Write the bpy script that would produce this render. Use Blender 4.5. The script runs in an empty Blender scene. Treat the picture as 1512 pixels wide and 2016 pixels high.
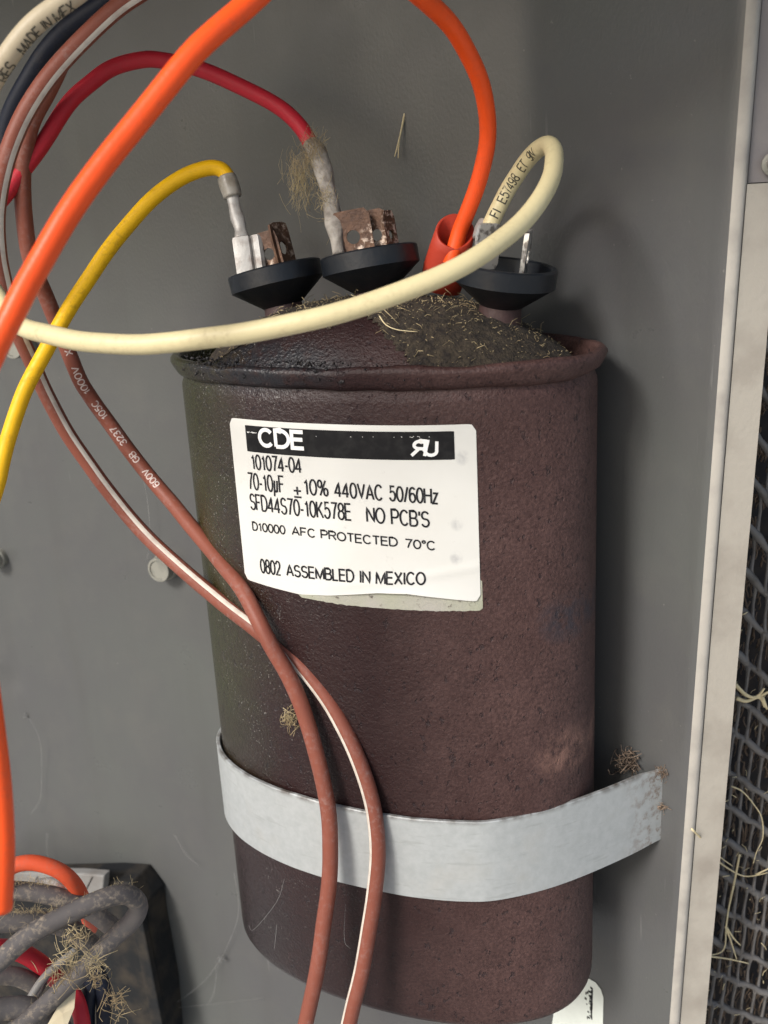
import bpy, bmesh, math, random
from mathutils import Vector, Matrix, noise

random.seed(7)
K = 0.01                       # all shapes below are written in centimetres
scene = bpy.context.scene
COL = scene.collection

# ------------------------------------------------------------------ camera
CAM = Vector((8.59, -19.49, 17.97))          # cm, in front of the cabinet and a little to the right
YAW, PITCH, ROLL, FPX = -0.418, 0.294, -0.0555, 1950.0
_f = Vector((math.sin(YAW)*math.cos(PITCH), math.cos(YAW)*math.cos(PITCH), -math.sin(PITCH)))
_r = Vector((math.cos(YAW), -math.sin(YAW), 0))
_u = _r.cross(_f)
RIGHT = _r*math.cos(ROLL) + _u*math.sin(ROLL)
UP = -_r*math.sin(ROLL) + _u*math.cos(ROLL)
FWD = _f
cam = bpy.data.cameras.new('camera')
cam.sensor_fit = 'VERTICAL'; cam.sensor_height = 24.0; cam.lens = FPX/2016*24.0
cam.dof.use_dof = True; cam.dof.focus_distance = .205; cam.dof.aperture_fstop = 20
cam.clip_start = 0.01; cam.clip_end = 50
camo = bpy.data.objects.new('camera', cam); COL.objects.link(camo)
m = Matrix.Identity(4)
for i in range(3):
    m[i][0], m[i][1], m[i][2], m[i][3] = RIGHT[i], UP[i], -FWD[i], CAM[i]*K
camo.matrix_world = m
scene.camera = camo

# ------------------------------------------------------------------ light
SUN_DIR = Vector((-0.26, -0.77, 0.58)).normalized()       # towards the sun: from the left, in front, above
world = bpy.data.worlds.new('World'); scene.world = world; world.use_nodes = True
nt = world.node_tree; nt.nodes.clear()
sky = nt.nodes.new('ShaderNodeTexSky'); sky.sky_type = 'NISHITA'; sky.sun_disc = False
sky.sun_elevation = math.asin(SUN_DIR.z)
sky.sun_rotation = math.atan2(SUN_DIR.x, SUN_DIR.y)
sky.air_density = 1.0; sky.dust_density = 2.5; sky.ozone_density = 0.6
bg = nt.nodes.new('ShaderNodeBackground'); bg.inputs[1].default_value = 0.085
wo = nt.nodes.new('ShaderNodeOutputWorld')
nt.links.new(sky.outputs[0], bg.inputs[0]); nt.links.new(bg.outputs[0], wo.inputs[0])
sun = bpy.data.lights.new('sun', 'SUN'); sun.energy = 1.5; sun.angle = math.radians(15); sun.color = (1, .975, .945)
suno = bpy.data.objects.new('sun', sun); COL.objects.link(suno)
suno.rotation_euler = SUN_DIR.to_track_quat('Z', 'Y').to_euler()
vs = scene.view_settings
vs.view_transform = 'Standard'; vs.look = 'None'; vs.exposure = 1.08; vs.gamma = 1.0

# ------------------------------------------------------------------ helpers
def ray(x, y):
    return FWD + RIGHT*((x-756)/FPX) + UP*((1008-y)/FPX)
def at(x, y, d):               # a point d cm in front of the lens
    return CAM + ray(x, y)*d
def on_y(x, y, Y):             # a point on the plane y = Y
    v = ray(x, y); return CAM + v*((Y-CAM.y)/v.y)
def on_plane(x, y, P, n):
    v = ray(x, y); return CAM + v*((P-CAM).dot(n)/v.dot(n))

ORIG = {}
def tag(o, label=None, cat=None, group=None, kind=None):
    for k, v in (('label', label), ('category', cat), ('group', group), ('kind', kind)):
        if v: o[k] = v
    return o
def thing(name, label, cat, loc, group=None):
    o = bpy.data.objects.new(name, None); COL.objects.link(o)
    o.empty_display_size = 0.01
    o.location = Vector(loc)*K; ORIG[o] = Vector(loc)
    return tag(o, label, cat, group)
def obj(name, verts, faces, mat, parent=None, smooth=True, origin=None):
    if parent is not None: org = ORIG[parent]
    else: org = Vector(origin) if origin is not None else Vector(verts[0])
    me = bpy.data.meshes.new(name)
    me.from_pydata([((v[0]-org[0])*K, (v[1]-org[1])*K, (v[2]-org[2])*K) for v in verts], [], faces)
    me.update()
    if smooth:
        me.polygons.foreach_set('use_smooth', [True]*len(me.polygons))
    me.materials.append(mat)
    o = bpy.data.objects.new(name, me); COL.objects.link(o)
    ORIG[o] = org
    if parent is None: o.location = org*K
    else: o.parent = parent
    return o
def fix(o):                     # outward normals
    bm = bmesh.new(); bm.from_mesh(o.data); bmesh.ops.recalc_face_normals(bm, faces=bm.faces); bm.to_mesh(o.data); bm.free()
    return o
def sharp(o, ang=35):
    bm = bmesh.new(); bm.from_mesh(o.data); bmesh.ops.recalc_face_normals(bm, faces=bm.faces)
    for e in bm.edges:
        if len(e.link_faces) == 2 and e.calc_face_angle(0) > math.radians(ang): e.smooth = False
    bm.to_mesh(o.data); bm.free(); return o
def bevel(o, w, seg=2):
    md = o.modifiers.new('bevel', 'BEVEL'); md.width = w*K; md.segments = seg; md.limit_method = 'ANGLE'; md.angle_limit = math.radians(40)
    return o

class MB:
    def __init__(s): s.v = []; s.f = []
    def add(s, v, f):
        n = len(s.v); s.v += [Vector(q) for q in v]; s.f += [tuple(i+n for i in q) for q in f]
    def tube(s, pts, r, seg=3, closed=True):
        rr = r if callable(r) else (lambda t: r)
        pts = [Vector(p) for p in pts]; n = len(pts); t0 = (pts[1]-pts[0]).normalized()
        e = t0.orthogonal().normalized(); v = []; f = []
        for i, p in enumerate(pts):
            t = (pts[min(i+1, n-1)]-pts[max(i-1, 0)]).normalized()
            e = (e - t*e.dot(t)).normalized(); g = t.cross(e); q = rr(i/(n-1))
            for k in range(seg):
                a = 2*math.pi*k/seg; v.append(p + (e*math.cos(a)+g*math.sin(a))*q)
        for i in range(n-1):
            for k in range(seg):
                f.append((i*seg+k, i*seg+(k+1) % seg, (i+1)*seg+(k+1) % seg, (i+1)*seg+k))
        if closed: f.append(tuple(range(seg))[::-1]); f.append(tuple((n-1)*seg+k for k in range(seg)))
        s.add(v, f)
    def box(s, c, ex, ey, ez):   # centre and three half-axis vectors
        c = Vector(c); v = []
        for i in (-1, 1):
            for j in (-1, 1):
                for k in (-1, 1): v.append(c+Vector(ex)*i+Vector(ey)*j+Vector(ez)*k)
        s.add(v, [(0,1,3,2),(4,6,7,5),(0,4,5,1),(2,3,7,6),(0,2,6,4),(1,5,7,3)])
    def build(s, name, mat, parent=None, smooth=True, origin=None):
        return obj(name, s.v, s.f, mat, parent, smooth, origin)

def spline(pts, n=12):          # Catmull-Rom through the points
    pts = [Vector(p) for p in pts]
    P = [pts[0]*2-pts[1]] + pts + [pts[-1]*2-pts[-2]]; out = []
    for i in range(1, len(P)-2):
        a, b, c, d = P[i-1], P[i], P[i+1], P[i+2]
        for k in range(n):
            t = k/n
            out.append(((2*b)+(c-a)*t+(2*a-5*b+4*c-d)*t*t+(3*b-a-3*c+d)*t*t*t)*0.5)
    out.append(P[-2]); return out
def relax(pts, it):
    for _ in range(it):
        pts = [pts[0]]+[(pts[i-1]+pts[i]*2+pts[i+1])/4 for i in range(1, len(pts)-1)]+[pts[-1]]
    return pts
def fill(w):                    # linear fill of None gaps
    idx = [i for i, q in enumerate(w) if q is not None]
    out = []
    for i in range(len(w)):
        a = max([j for j in idx if j <= i], default=idx[0]); b = min([j for j in idx if j >= i], default=idx[-1])
        out.append(w[a] if a == b else w[a]+(w[b]-w[a])*(i-a)/(b-a))
    return out
def path(rows):                 # rows (x, y[, distance]) -> smooth cm path
    d = fill([q[2] if len(q) > 2 else None for q in rows])
    for _ in range(2): d = [d[0]]+[(d[i-1]+2*d[i]+d[i+1])/4 for i in range(1, len(d)-1)]+[d[-1]]
    p = relax(spline([at(q[0], q[1], dd) for q, dd in zip(rows, d)], 10), 6)
    return [q+Vector((noise.noise(q*.8), noise.noise(q*.8+Vector((7, 0, 0))), noise.noise(q*.8+Vector((0, 9, 0)))))*.03 for q in p]   # slight hand-bent waver

# --- materials
def nodes(name):
    mt = bpy.data.materials.new(name); mt.use_nodes = True
    return mt, mt.node_tree, mt.node_tree.nodes['Principled BSDF']
def tex(nt, scale, detail=4, rough=0.55, kind='noise', vec=None, stretch=None):
    if vec is None:
        tc = nt.nodes.new('ShaderNodeTexCoord'); vec = tc.outputs['Object']
    if stretch:
        mp = nt.nodes.new('ShaderNodeMapping'); mp.inputs['Scale'].default_value = stretch
        nt.links.new(vec, mp.inputs[0]); vec = mp.outputs[0]
    if kind == 'noise':
        n = nt.nodes.new('ShaderNodeTexNoise'); n.inputs['Detail'].default_value = detail; n.inputs['Roughness'].default_value = rough
    else:
        n = nt.nodes.new('ShaderNodeTexVoronoi')
    n.inputs['Scale'].default_value = scale; nt.links.new(vec, n.inputs['Vector'])
    return n.outputs[0]
def ramp(nt, fac, a, b, ca=(0,0,0,1), cb=(1,1,1,1)):
    r = nt.nodes.new('ShaderNodeValToRGB'); e = r.color_ramp.elements
    e[0].position, e[1].position = a, b; e[0].color, e[1].color = ca, cb
    nt.links.new(fac, r.inputs[0]); return r.outputs[0]
def mix(nt, fac, a, b):
    x = nt.nodes.new('ShaderNodeMix'); x.data_type = 'RGBA'
    for s, q in ((x.inputs[0], fac), (x.inputs[6], a), (x.inputs[7], b)):
        if isinstance(q, (int, float)): s.default_value = q
        elif isinstance(q, (tuple, list)): s.default_value = (*q[:3], 1)
        else: nt.links.new(q, s)
    return x.outputs[2]
def math_(nt, op, a, b=0.0, clamp=False):
    x = nt.nodes.new('ShaderNodeMath'); x.operation = op; x.use_clamp = clamp
    for s, q in ((x.inputs[0], a), (x.inputs[1], b)):
        if isinstance(q, (int, float)): s.default_value = q
        else: nt.links.new(q, s)
    return x.outputs[0]
def bump(nt, bs, h, dist, strength=1.0, prev=None):
    b = nt.nodes.new('ShaderNodeBump'); b.inputs['Distance'].default_value = dist; b.inputs['Strength'].default_value = strength
    nt.links.new(h, b.inputs['Height'])
    if prev is not None: nt.links.new(prev, b.inputs['Normal'])
    nt.links.new(b.outputs[0], bs.inputs['Normal']); return b.outputs[0]
def sepz(nt):
    tc = nt.nodes.new('ShaderNodeTexCoord'); s = nt.nodes.new('ShaderNodeSeparateXYZ'); nt.links.new(tc.outputs['Object'], s.inputs[0]); return s.outputs

def plain(name, c, rough=0.5, metal=0.0, var=0.15, vs=150, bscale=0, bdist=0.0001, c2=None, amt=(0.45, 0.7), spec=0.5):
    mt, nt, bs = nodes(name)
    bs.inputs['Roughness'].default_value = rough; bs.inputs['Metallic'].default_value = metal; bs.inputs['Specular IOR Level'].default_value = spec
    n = ramp(nt, tex(nt, vs, 5), *amt)
    d = c2 if c2 else tuple(max(0, q*(1-2*var)) for q in c)
    nt.links.new(mix(nt, n, c, d), bs.inputs['Base Color'])
    if bscale: bump(nt, bs, tex(nt, bscale, 4), bdist)
    return mt

def wire_mat(name, c, dirt=(0.10, 0.085, 0.07), rough=0.42, amount=0.35, var=0.9):
    mt, nt, bs = nodes(name)
    bs.inputs['Specular IOR Level'].default_value = 0.3
    big = tex(nt, 60, 3); fine = tex(nt, 900, 5, 0.65)
    base = mix(nt, ramp(nt, big, .35, .7), c, tuple(q*var for q in c))
    d = math_(nt, 'MULTIPLY', ramp(nt, fine, .48, .74), ramp(nt, tex(nt, 130, 4), .40, .66))
    d = math_(nt, 'MULTIPLY', d, amount)
    nt.links.new(mix(nt, d, base, dirt), bs.inputs['Base Color'])
    nt.links.new(math_(nt, 'ADD', math_(nt, 'MULTIPLY', d, 0.5), rough), bs.inputs['Roughness'])
    bump(nt, bs, fine, 0.00006)
    return mt

def m_wall():
    mt, nt, bs = nodes('grey_cabinet_paint')
    bs.inputs['Specular IOR Level'].default_value = 0.38
    big = tex(nt, 14, 4, .6); mid = tex(nt, 55, 5, .6)
    c = mix(nt, ramp(nt, big, .35, .68), (.098, .103, .096), (.084, .082, .085))
    c = mix(nt, math_(nt, 'MULTIPLY', ramp(nt, mid, .5, .8), .45), c, (.118, .120, .106))
    run = ramp(nt, tex(nt, 60, 5, .6, stretch=(1, 1, .10)), .52, .75)
    c = mix(nt, math_(nt, 'MULTIPLY', run, .35), c, (.072, .070, .066))
    scr_ = ramp(nt, tex(nt, 700, 2, .5, stretch=(1, 1, .05)), .70, .74)
    c = mix(nt, math_(nt, 'MULTIPLY', scr_, math_(nt, 'MULTIPLY', ramp(nt, tex(nt, 30, 2), .55, .62), .5)), c, (.20, .20, .19))
    spk = ramp(nt, tex(nt, 800, 2, .5), .74, .78)
    c = mix(nt, math_(nt, 'MULTIPLY', spk, .25), c, (.30, .29, .26))
    nt.links.new(c, bs.inputs['Base Color'])
    nt.links.new(math_(nt, 'ADD', math_(nt, 'MULTIPLY', ramp(nt, mid, .3, .8), .16), .26), bs.inputs['Roughness'])
    g = tex(nt, 1700, 3, .5, stretch=(1, 1, .6))
    b1 = bump(nt, bs, g, 0.00012, .5)
    bump(nt, bs, tex(nt, 12, 1), 0.0015, .25, b1)
    return mt
def m_can():
    mt, nt, bs = nodes('dark_brown_can_paint'); bs.inputs['Specular IOR Level'].default_value = .35
    s = sepz(nt)
    fine = tex(nt, 1500, 4, .6); mid = tex(nt, 150, 6, .65); big = tex(nt, 28, 4, .6)
    c = mix(nt, ramp(nt, big, .35, .7), (.021, .0080, .0078), (.013, .0060, .0066))
    c = mix(nt, math_(nt, 'MULTIPLY', ramp(nt, mid, .45, .75), .5), c, (.028, .0135, .0138))
    r4 = nt.nodes.new('ShaderNodeMapRange'); r4.inputs[1].default_value = 0.004; r4.inputs[2].default_value = 0.046; r4.clamp = True
    nt.links.new(math_(nt, 'ADD', s[0], math_(nt, 'MULTIPLY', math_(nt, 'SUBTRACT', big, .5), .04)), r4.inputs[0])
    dst = math_(nt, 'MULTIPLY', r4.outputs[0], math_(nt, 'ADD', math_(nt, 'MULTIPLY', ramp(nt, fine, .3, .7), .5), math_(nt, 'MULTIPLY', mid, .5)), True)
    c = mix(nt, dst, c, (.140, .078, .068))
    # olive grime down the left end of the can
    jag = math_(nt, 'MULTIPLY', math_(nt, 'SUBTRACT', mid, .5), .018)
    gm = ramp(nt, math_(nt, 'ADD', s[0], jag), 0.0, 1.0)
    r = nt.nodes.new('ShaderNodeMapRange'); r.inputs[1].default_value = -0.017; r.inputs[2].default_value = -0.037
    r.inputs[3].default_value = 0; r.inputs[4].default_value = 1; r.clamp = True
    nt.links.new(math_(nt, 'ADD', s[0], jag), r.inputs[0])
    r2 = nt.nodes.new('ShaderNodeMapRange'); r2.inputs[1].default_value = 0.045; r2.inputs[2].default_value = 0.075; r2.clamp = True
    nt.links.new(s[2], r2.inputs[0])
    gm = math_(nt, 'MULTIPLY', r.outputs[0], r2.outputs[0])
    c = mix(nt, math_(nt, 'MULTIPLY', gm, math_(nt, 'ADD', ramp(nt, fine, .3, .7), .35, True)), c, (.030, .032, .010))
    # dark pits
    pit = ramp(nt, tex(nt, 650, 3, .6, stretch=(1, 1, .7)), .62, .68)
    c = mix(nt, math_(nt, 'MULTIPLY', pit, .6), c, (.020, .014, .016))
    # scuffed pale patch low on the right end
    def patch(cx, cz, rx, rz):
        a = math_(nt, 'POWER', math_(nt, 'DIVIDE', math_(nt, 'SUBTRACT', s[0], cx), rx), 2.0)
        b = math_(nt, 'POWER', math_(nt, 'DIVIDE', math_(nt, 'SUBTRACT', s[2], cz), rz), 2.0)
        e = math_(nt, 'SUBTRACT', 1.0, math_(nt, 'ADD', a, b), True)
        return math_(nt, 'MULTIPLY', e, ramp(nt, tex(nt, 260, 5, .7), .40, .58))
    c = mix(nt, math_(nt, 'MULTIPLY', patch(.0435, .0685, .006, .0065), .9, True), c, (.21, .115, .09))
    c = mix(nt, math_(nt, 'MULTIPLY', patch(.044, .099, .006, .006), .8, True), c, (.035, .035, .045))
    smx = math_(nt, 'POWER', math_(nt, 'DIVIDE', math_(nt, 'SUBTRACT', s[0], -.016), .020), 2.0)
    smz = math_(nt, 'POWER', math_(nt, 'DIVIDE', math_(nt, 'SUBTRACT', s[2], .1515), .0050), 2.0)
    sm = math_(nt, 'MULTIPLY', math_(nt, 'SUBTRACT', 1.3, math_(nt, 'ADD', smx, smz), True), ramp(nt, tex(nt, 330, 5, .7), .36, .52))
    c = mix(nt, sm, c, (.010, .010, .013))
    glint = math_(nt, 'MULTIPLY', ramp(nt, tex(nt, 2300, 2, .5), .66, .70), ramp(nt, tex(nt, 110, 4, .65), .44, .62))  # pale specks painted in as glints on the left side of the can
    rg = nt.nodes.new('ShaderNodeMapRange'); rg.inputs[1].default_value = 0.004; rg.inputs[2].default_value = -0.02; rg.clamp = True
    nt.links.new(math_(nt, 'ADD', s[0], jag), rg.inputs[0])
    c = mix(nt, math_(nt, 'MULTIPLY', glint, math_(nt, 'MULTIPLY', rg.outputs[0], .7)), c, (.34, .33, .30))
    nt.links.new(c, bs.inputs['Base Color'])
    # greasy where the grime is
    r3 = nt.nodes.new('ShaderNodeMapRange'); r3.inputs[1].default_value = 0.005; r3.inputs[2].default_value = -0.025; r3.clamp = True
    nt.links.new(math_(nt, 'ADD', s[0], jag), r3.inputs[0])
    nt.links.new(math_(nt, 'SUBTRACT', .50, math_(nt, 'MULTIPLY', r3.outputs[0], .28)), bs.inputs['Roughness'])
    nt.links.new(math_(nt, 'ADD', .26, math_(nt, 'MULTIPLY', r3.outputs[0], .4)), bs.inputs['Specular IOR Level'])
    b1 = bump(nt, bs, tex(nt, 1350, 3, .6), 0.00025, 1.0)
    b2 = bump(nt, bs, tex(nt, 3200, 2, .5), 0.00008, 1.0, b1)
    b3 = bump(nt, bs, pit, -0.00016, 1.0, b2)
    bump(nt, bs, mid, 0.0003, .6, b3)
    return mt
def m_strap():
    mt, nt, bs = nodes('galvanised_strap_steel')
    a = tex(nt, 500, 5, .65); b = tex(nt, 90, 4, .6)
    c = mix(nt, ramp(nt, a, .35, .68), (.445, .465, .46), (.385, .405, .40))
    c = mix(nt, math_(nt, 'MULTIPLY', ramp(nt, b, .55, .75), .35), c, (.44, .42, .37))
    sp = sepz(nt)
    me_ = nt.nodes.new('ShaderNodeMapRange'); me_.inputs[1].default_value = .0188; me_.inputs[2].default_value = .0202; me_.clamp = True
    nt.links.new(math_(nt, 'ADD', sp[2], math_(nt, 'MULTIPLY', math_(nt, 'SUBTRACT', b, .5), .002)), me_.inputs[0])
    c = mix(nt, math_(nt, 'MULTIPLY', me_.outputs[0], ramp(nt, tex(nt, 300, 4), .35, .6)), c, (.10, .085, .07))
    mx = nt.nodes.new('ShaderNodeMapRange'); mx.inputs[1].default_value = .053; mx.inputs[2].default_value = .061; mx.clamp = True
    nt.links.new(sp[0], mx.inputs[0])
    c = mix(nt, math_(nt, 'MULTIPLY', mx.outputs[0], ramp(nt, tex(nt, 420, 5, .7), .50, .62)), c, (.20, .14, .10))
    scr_ = ramp(nt, tex(nt, 900, 3, .6, stretch=(.12, .12, 1)), .62, .68)
    c = mix(nt, math_(nt, 'MULTIPLY', scr_, .35), c, (.30, .31, .30))
    nt.links.new(c, bs.inputs['Base Color'])
    bs.inputs['Metallic'].default_value = 0.25; bs.inputs['Roughness'].default_value = 0.48
    bump(nt, bs, a, 0.00008, .6); return mt
def m_rust():
    mt, nt, bs = nodes('rusty_terminal_brass')
    a = tex(nt, 700, 5, .7); b = tex(nt, 260, 5, .7)
    c = mix(nt, ramp(nt, b, .35, .65), (.055, .028, .018), (.16, .085, .05))
    w = ramp(nt, a, .50, .58)
    c = mix(nt, math_(nt, 'MULTIPLY', w, ramp(nt, tex(nt, 170, 3), .45, .54)), c, (.62, .50, .41))
    nt.links.new(c, bs.inputs['Base Color']); bs.inputs['Metallic'].default_value = .35
    bs.inputs['Roughness'].default_value = .45; bump(nt, bs, a, .0002); return mt
def m_label():
    mt, nt, bs = nodes('white_label_paper')
    b = tex(nt, 200, 5, .7); s = tex(nt, 45, 4, .6)
    c = mix(nt, math_(nt, 'MULTIPLY', ramp(nt, s, .45, .75), .35), (.63, .625, .585), (.52, .51, .455))
    c = mix(nt, math_(nt, 'MULTIPLY', ramp(nt, b, .64, .74), .4), c, (.36, .34, .31))
    sp = sepz(nt)
    for cx, cz, rr in ((.0249, .1215, .0016), (.0246, .1146, .0017), (.0262, .1347, .0018)):
        a = math_(nt, 'POWER', math_(nt, 'DIVIDE', math_(nt, 'SUBTRACT', sp[0], cx), rr*.8), 2.0); d = math_(nt, 'POWER', math_(nt, 'DIVIDE', math_(nt, 'SUBTRACT', sp[2], cz), rr), 2.0)
        e = math_(nt, 'MULTIPLY', math_(nt, 'SUBTRACT', 1.0, math_(nt, 'ADD', a, d), True), ramp(nt, tex(nt, 700, 3), .3, .7))
        c = mix(nt, math_(nt, 'MULTIPLY', e, .75), c, (.34, .34, .34))
    nt.links.new(c, bs.inputs['Base Color']); bs.inputs['Roughness'].default_value = .38; return mt
def m_residue():
    mt, nt, bs = nodes('cracked_label_adhesive')
    b = tex(nt, 500, 5, .7)
    c = mix(nt, ramp(nt, tex(nt, 60, 3), .4, .65), (.36, .34, .30), (.33, .335, .25))
    c = mix(nt, ramp(nt, b, .60, .68), c, (.10, .085, .07))
    nt.links.new(c, bs.inputs['Base Color']); bs.inputs['Roughness'].default_value = .7; bump(nt, bs, b, .0003); return mt
def m_ink(name, c, fade):
    mt, nt, bs = nodes(name)
    n = ramp(nt, tex(nt, 900, 4, .7), .56, .66)
    nt.links.new(mix(nt, math_(nt, 'MULTIPLY', n, fade), c[0], c[1]), bs.inputs['Base Color']); bs.inputs['Roughness'].default_value = .6; bs.inputs['Specular IOR Level'].default_value = .2; return mt

M = dict(
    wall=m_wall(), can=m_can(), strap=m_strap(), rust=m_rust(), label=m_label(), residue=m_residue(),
    tan=plain('tan_weathered_paint', (.34, .315, .27), .5, c2=(.255, .23, .195), vs=70, bscale=700, bdist=.00012),
    mauve=plain('mauve_grey_paint', (.20, .185, .185), .5, c2=(.26, .24, .22), vs=60, bscale=700, bdist=.0001),
    lip=plain('pale_tan_sheet_edge', (.40, .375, .33), .45, c2=(.30, .28, .25), vs=120, bscale=600, bdist=.0001),
    cup=plain('black_moulded_plastic', (.0065, .009, .013), .42, c2=(.016, .016, .017), vs=260, bscale=900, bdist=.00006, amt=(.5, .75), spec=.4),
    boss=plain('red_brown_insulator', (.055, .028, .026), .6, bscale=500, bdist=.0002),
    orange=wire_mat('orange_insulation', (.93, .098, .016), rough=.36, amount=.22, var=.88),
    sleeve=wire_mat('red_orange_sleeve', (.46, .050, .026), rough=.5, amount=.2),
    oldorange=wire_mat('dusty_orange_insulation', (.62, .085, .03), (.25, .18, .14), .6, .9),
    red=wire_mat('red_insulation', (.46, .018, .032), rough=.5, amount=.2),
    yellow=wire_mat('yellow_insulation', (.84, .48, .007), (.25, .12, .02), .45, .6),
    cream=wire_mat('cream_insulation', (.66, .575, .335), (.33, .25, .14), .4, .55, .92),
    oldcream=wire_mat('greyed_cream_insulation', (.46, .39, .27), (.2, .16, .1), .45, .4),
    brown=wire_mat('brown_insulation', (.225, .068, .043), (.35, .30, .28), .5, .35, .80),
    stripe=plain('white_wire_stripe', (.64, .58, .50), .55, c2=(.48, .41, .35), vs=300),
    navy=wire_mat('navy_black_insulation', (.008, .011, .022), rough=.55),
    grey=wire_mat('dusty_grey_insulation', (.105, .095, .092), (.30, .25, .19), .7, 1.3, .65),
    ink=m_ink('black_label_ink', ((.012, .012, .014), (.30, .30, .30)), .18),
    bar=plain('black_label_band', (.006, .006, .007), .55, c2=(.016, .016, .016), vs=500, spec=.2),
    paper=plain('white_print', (.78, .78, .76), .45, var=.05),
    wirewhite=m_ink('white_wire_print', ((.60, .50, .46), (.28, .10, .07)), .9),
    wireblack=m_ink('dark_wire_print', ((.07, .065, .05), (.55, .48, .32)), .7),
    steel=plain('dull_tinned_steel', (.36, .35, .33), .5, metal=.3, c2=(.20, .17, .15), vs=350, bscale=700, bdist=.00008),
    corroded=plain('white_corroded_steel', (.38, .35, .31), .75, metal=.1, c2=(.19, .165, .14), vs=300, bscale=500, bdist=.0004, amt=(.4, .62)),
    oldplastic=plain('greyed_clear_sleeve', (.30, .28, .24), .35, c2=(.18, .15, .11), vs=300),
    bright=plain('bright_tinned_blade', (.72, .70, .66), .3, metal=.7, c2=(.25, .23, .21), vs=500, amt=(.5, .6)),
    bolt=plain('grey_painted_bolt', (.24, .235, .20), .5, c2=(.15, .15, .13), vs=250, bscale=500, bdist=.0001),
    dirt=plain('mossy_roof_dirt', (.050, .038, .024), .95, c2=(.014, .010, .008), vs=700, bscale=1500, bdist=.0008, amt=(.35, .65)),
    grime=plain('black_greasy_grime', (.010, .009, .011), .55, c2=(.028, .02, .018), vs=600, bscale=1500, bdist=.0004),
    fibre=plain('dry_grass_fibre', (.46, .37, .21), .8, c2=(.24, .17, .09), vs=90),
    straw=plain('pale_straw', (.74, .63, .38), .65, c2=(.55, .44, .24), vs=120),
    fluff=plain('brown_plant_fluff', (.24, .175, .125), .9, c2=(.10, .07, .05), vs=150),
    web=plain('cobweb_thread', (.26, .26, .25), .8),
    coil=plain('dark_coil', (.018, .016, .018), .8, c2=(.045, .035, .028), vs=140),
    guard=plain('grey_plastic_mesh', (.155, .145, .135), .6, c2=(.09, .08, .07), vs=220, bscale=700, bdist=.0001),
    housing=plain('dark_dusty_plastic', (.016, .017, .018), .85, c2=(.045, .038, .030), vs=120, spec=.15, bscale=600, bdist=.0002),
    plate=plain('grey_component_plate', (.20, .195, .185), .6, c2=(.14, .125, .11), vs=90),
    tape=plain('cream_paper_tape', (.66, .58, .40), .7, c2=(.5, .42, .27), vs=60),
    cap=plain('white_wire_cap', (.78, .77, .72), .5, c2=(.5, .47, .42), vs=120),
    sticker=plain('white_panel_sticker', (.70, .74, .68), .45, var=.04),
)

# --- wires
class Wire:
    def __init__(s, pts, r, wob=0.0):
        s.p = pts; s.r = r; s.L = [0.0]
        for a, b in zip(pts, pts[1:]): s.L.append(s.L[-1]+(b-a).length)
    def mesh(s, name, mat, parent=None, seg=16):
        mb = MB(); mb.tube(s.p, s.r, seg); return mb.build(name, mat, parent)
    def frame(s, q):
        q = min(max(q, 0), s.L[-1]-1e-6); i = 0
        import bisect
        i = max(0, min(bisect.bisect_right(s.L, q)-1, len(s.p)-2))
        t = (q-s.L[i])/(s.L[i+1]-s.L[i]); P = s.p[i].lerp(s.p[i+1], t)
        a = (s.p[i]-s.p[max(i-1, 0)]) if i else s.p[1]-s.p[0]
        b = s.p[i+1]-s.p[i]; c = s.p[min(i+2, len(s.p)-1)]-s.p[i+1] if i+2 < len(s.p) else b
        T = ((a.normalized()+b.normalized())*(1-t)+(b.normalized()+c.normalized())*t).normalized()
        return P, T
    def surf(s, q, th, dr):
        P, T = s.frame(q); e1 = CAM-P; e1 = (e1-T*e1.dot(T)).normalized(); e2 = e1.cross(T)
        return P+(e1*math.cos(th)+e2*math.sin(th))*(s.r+dr)
    def rev(s): return Wire(s.p[::-1], s.r)

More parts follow.
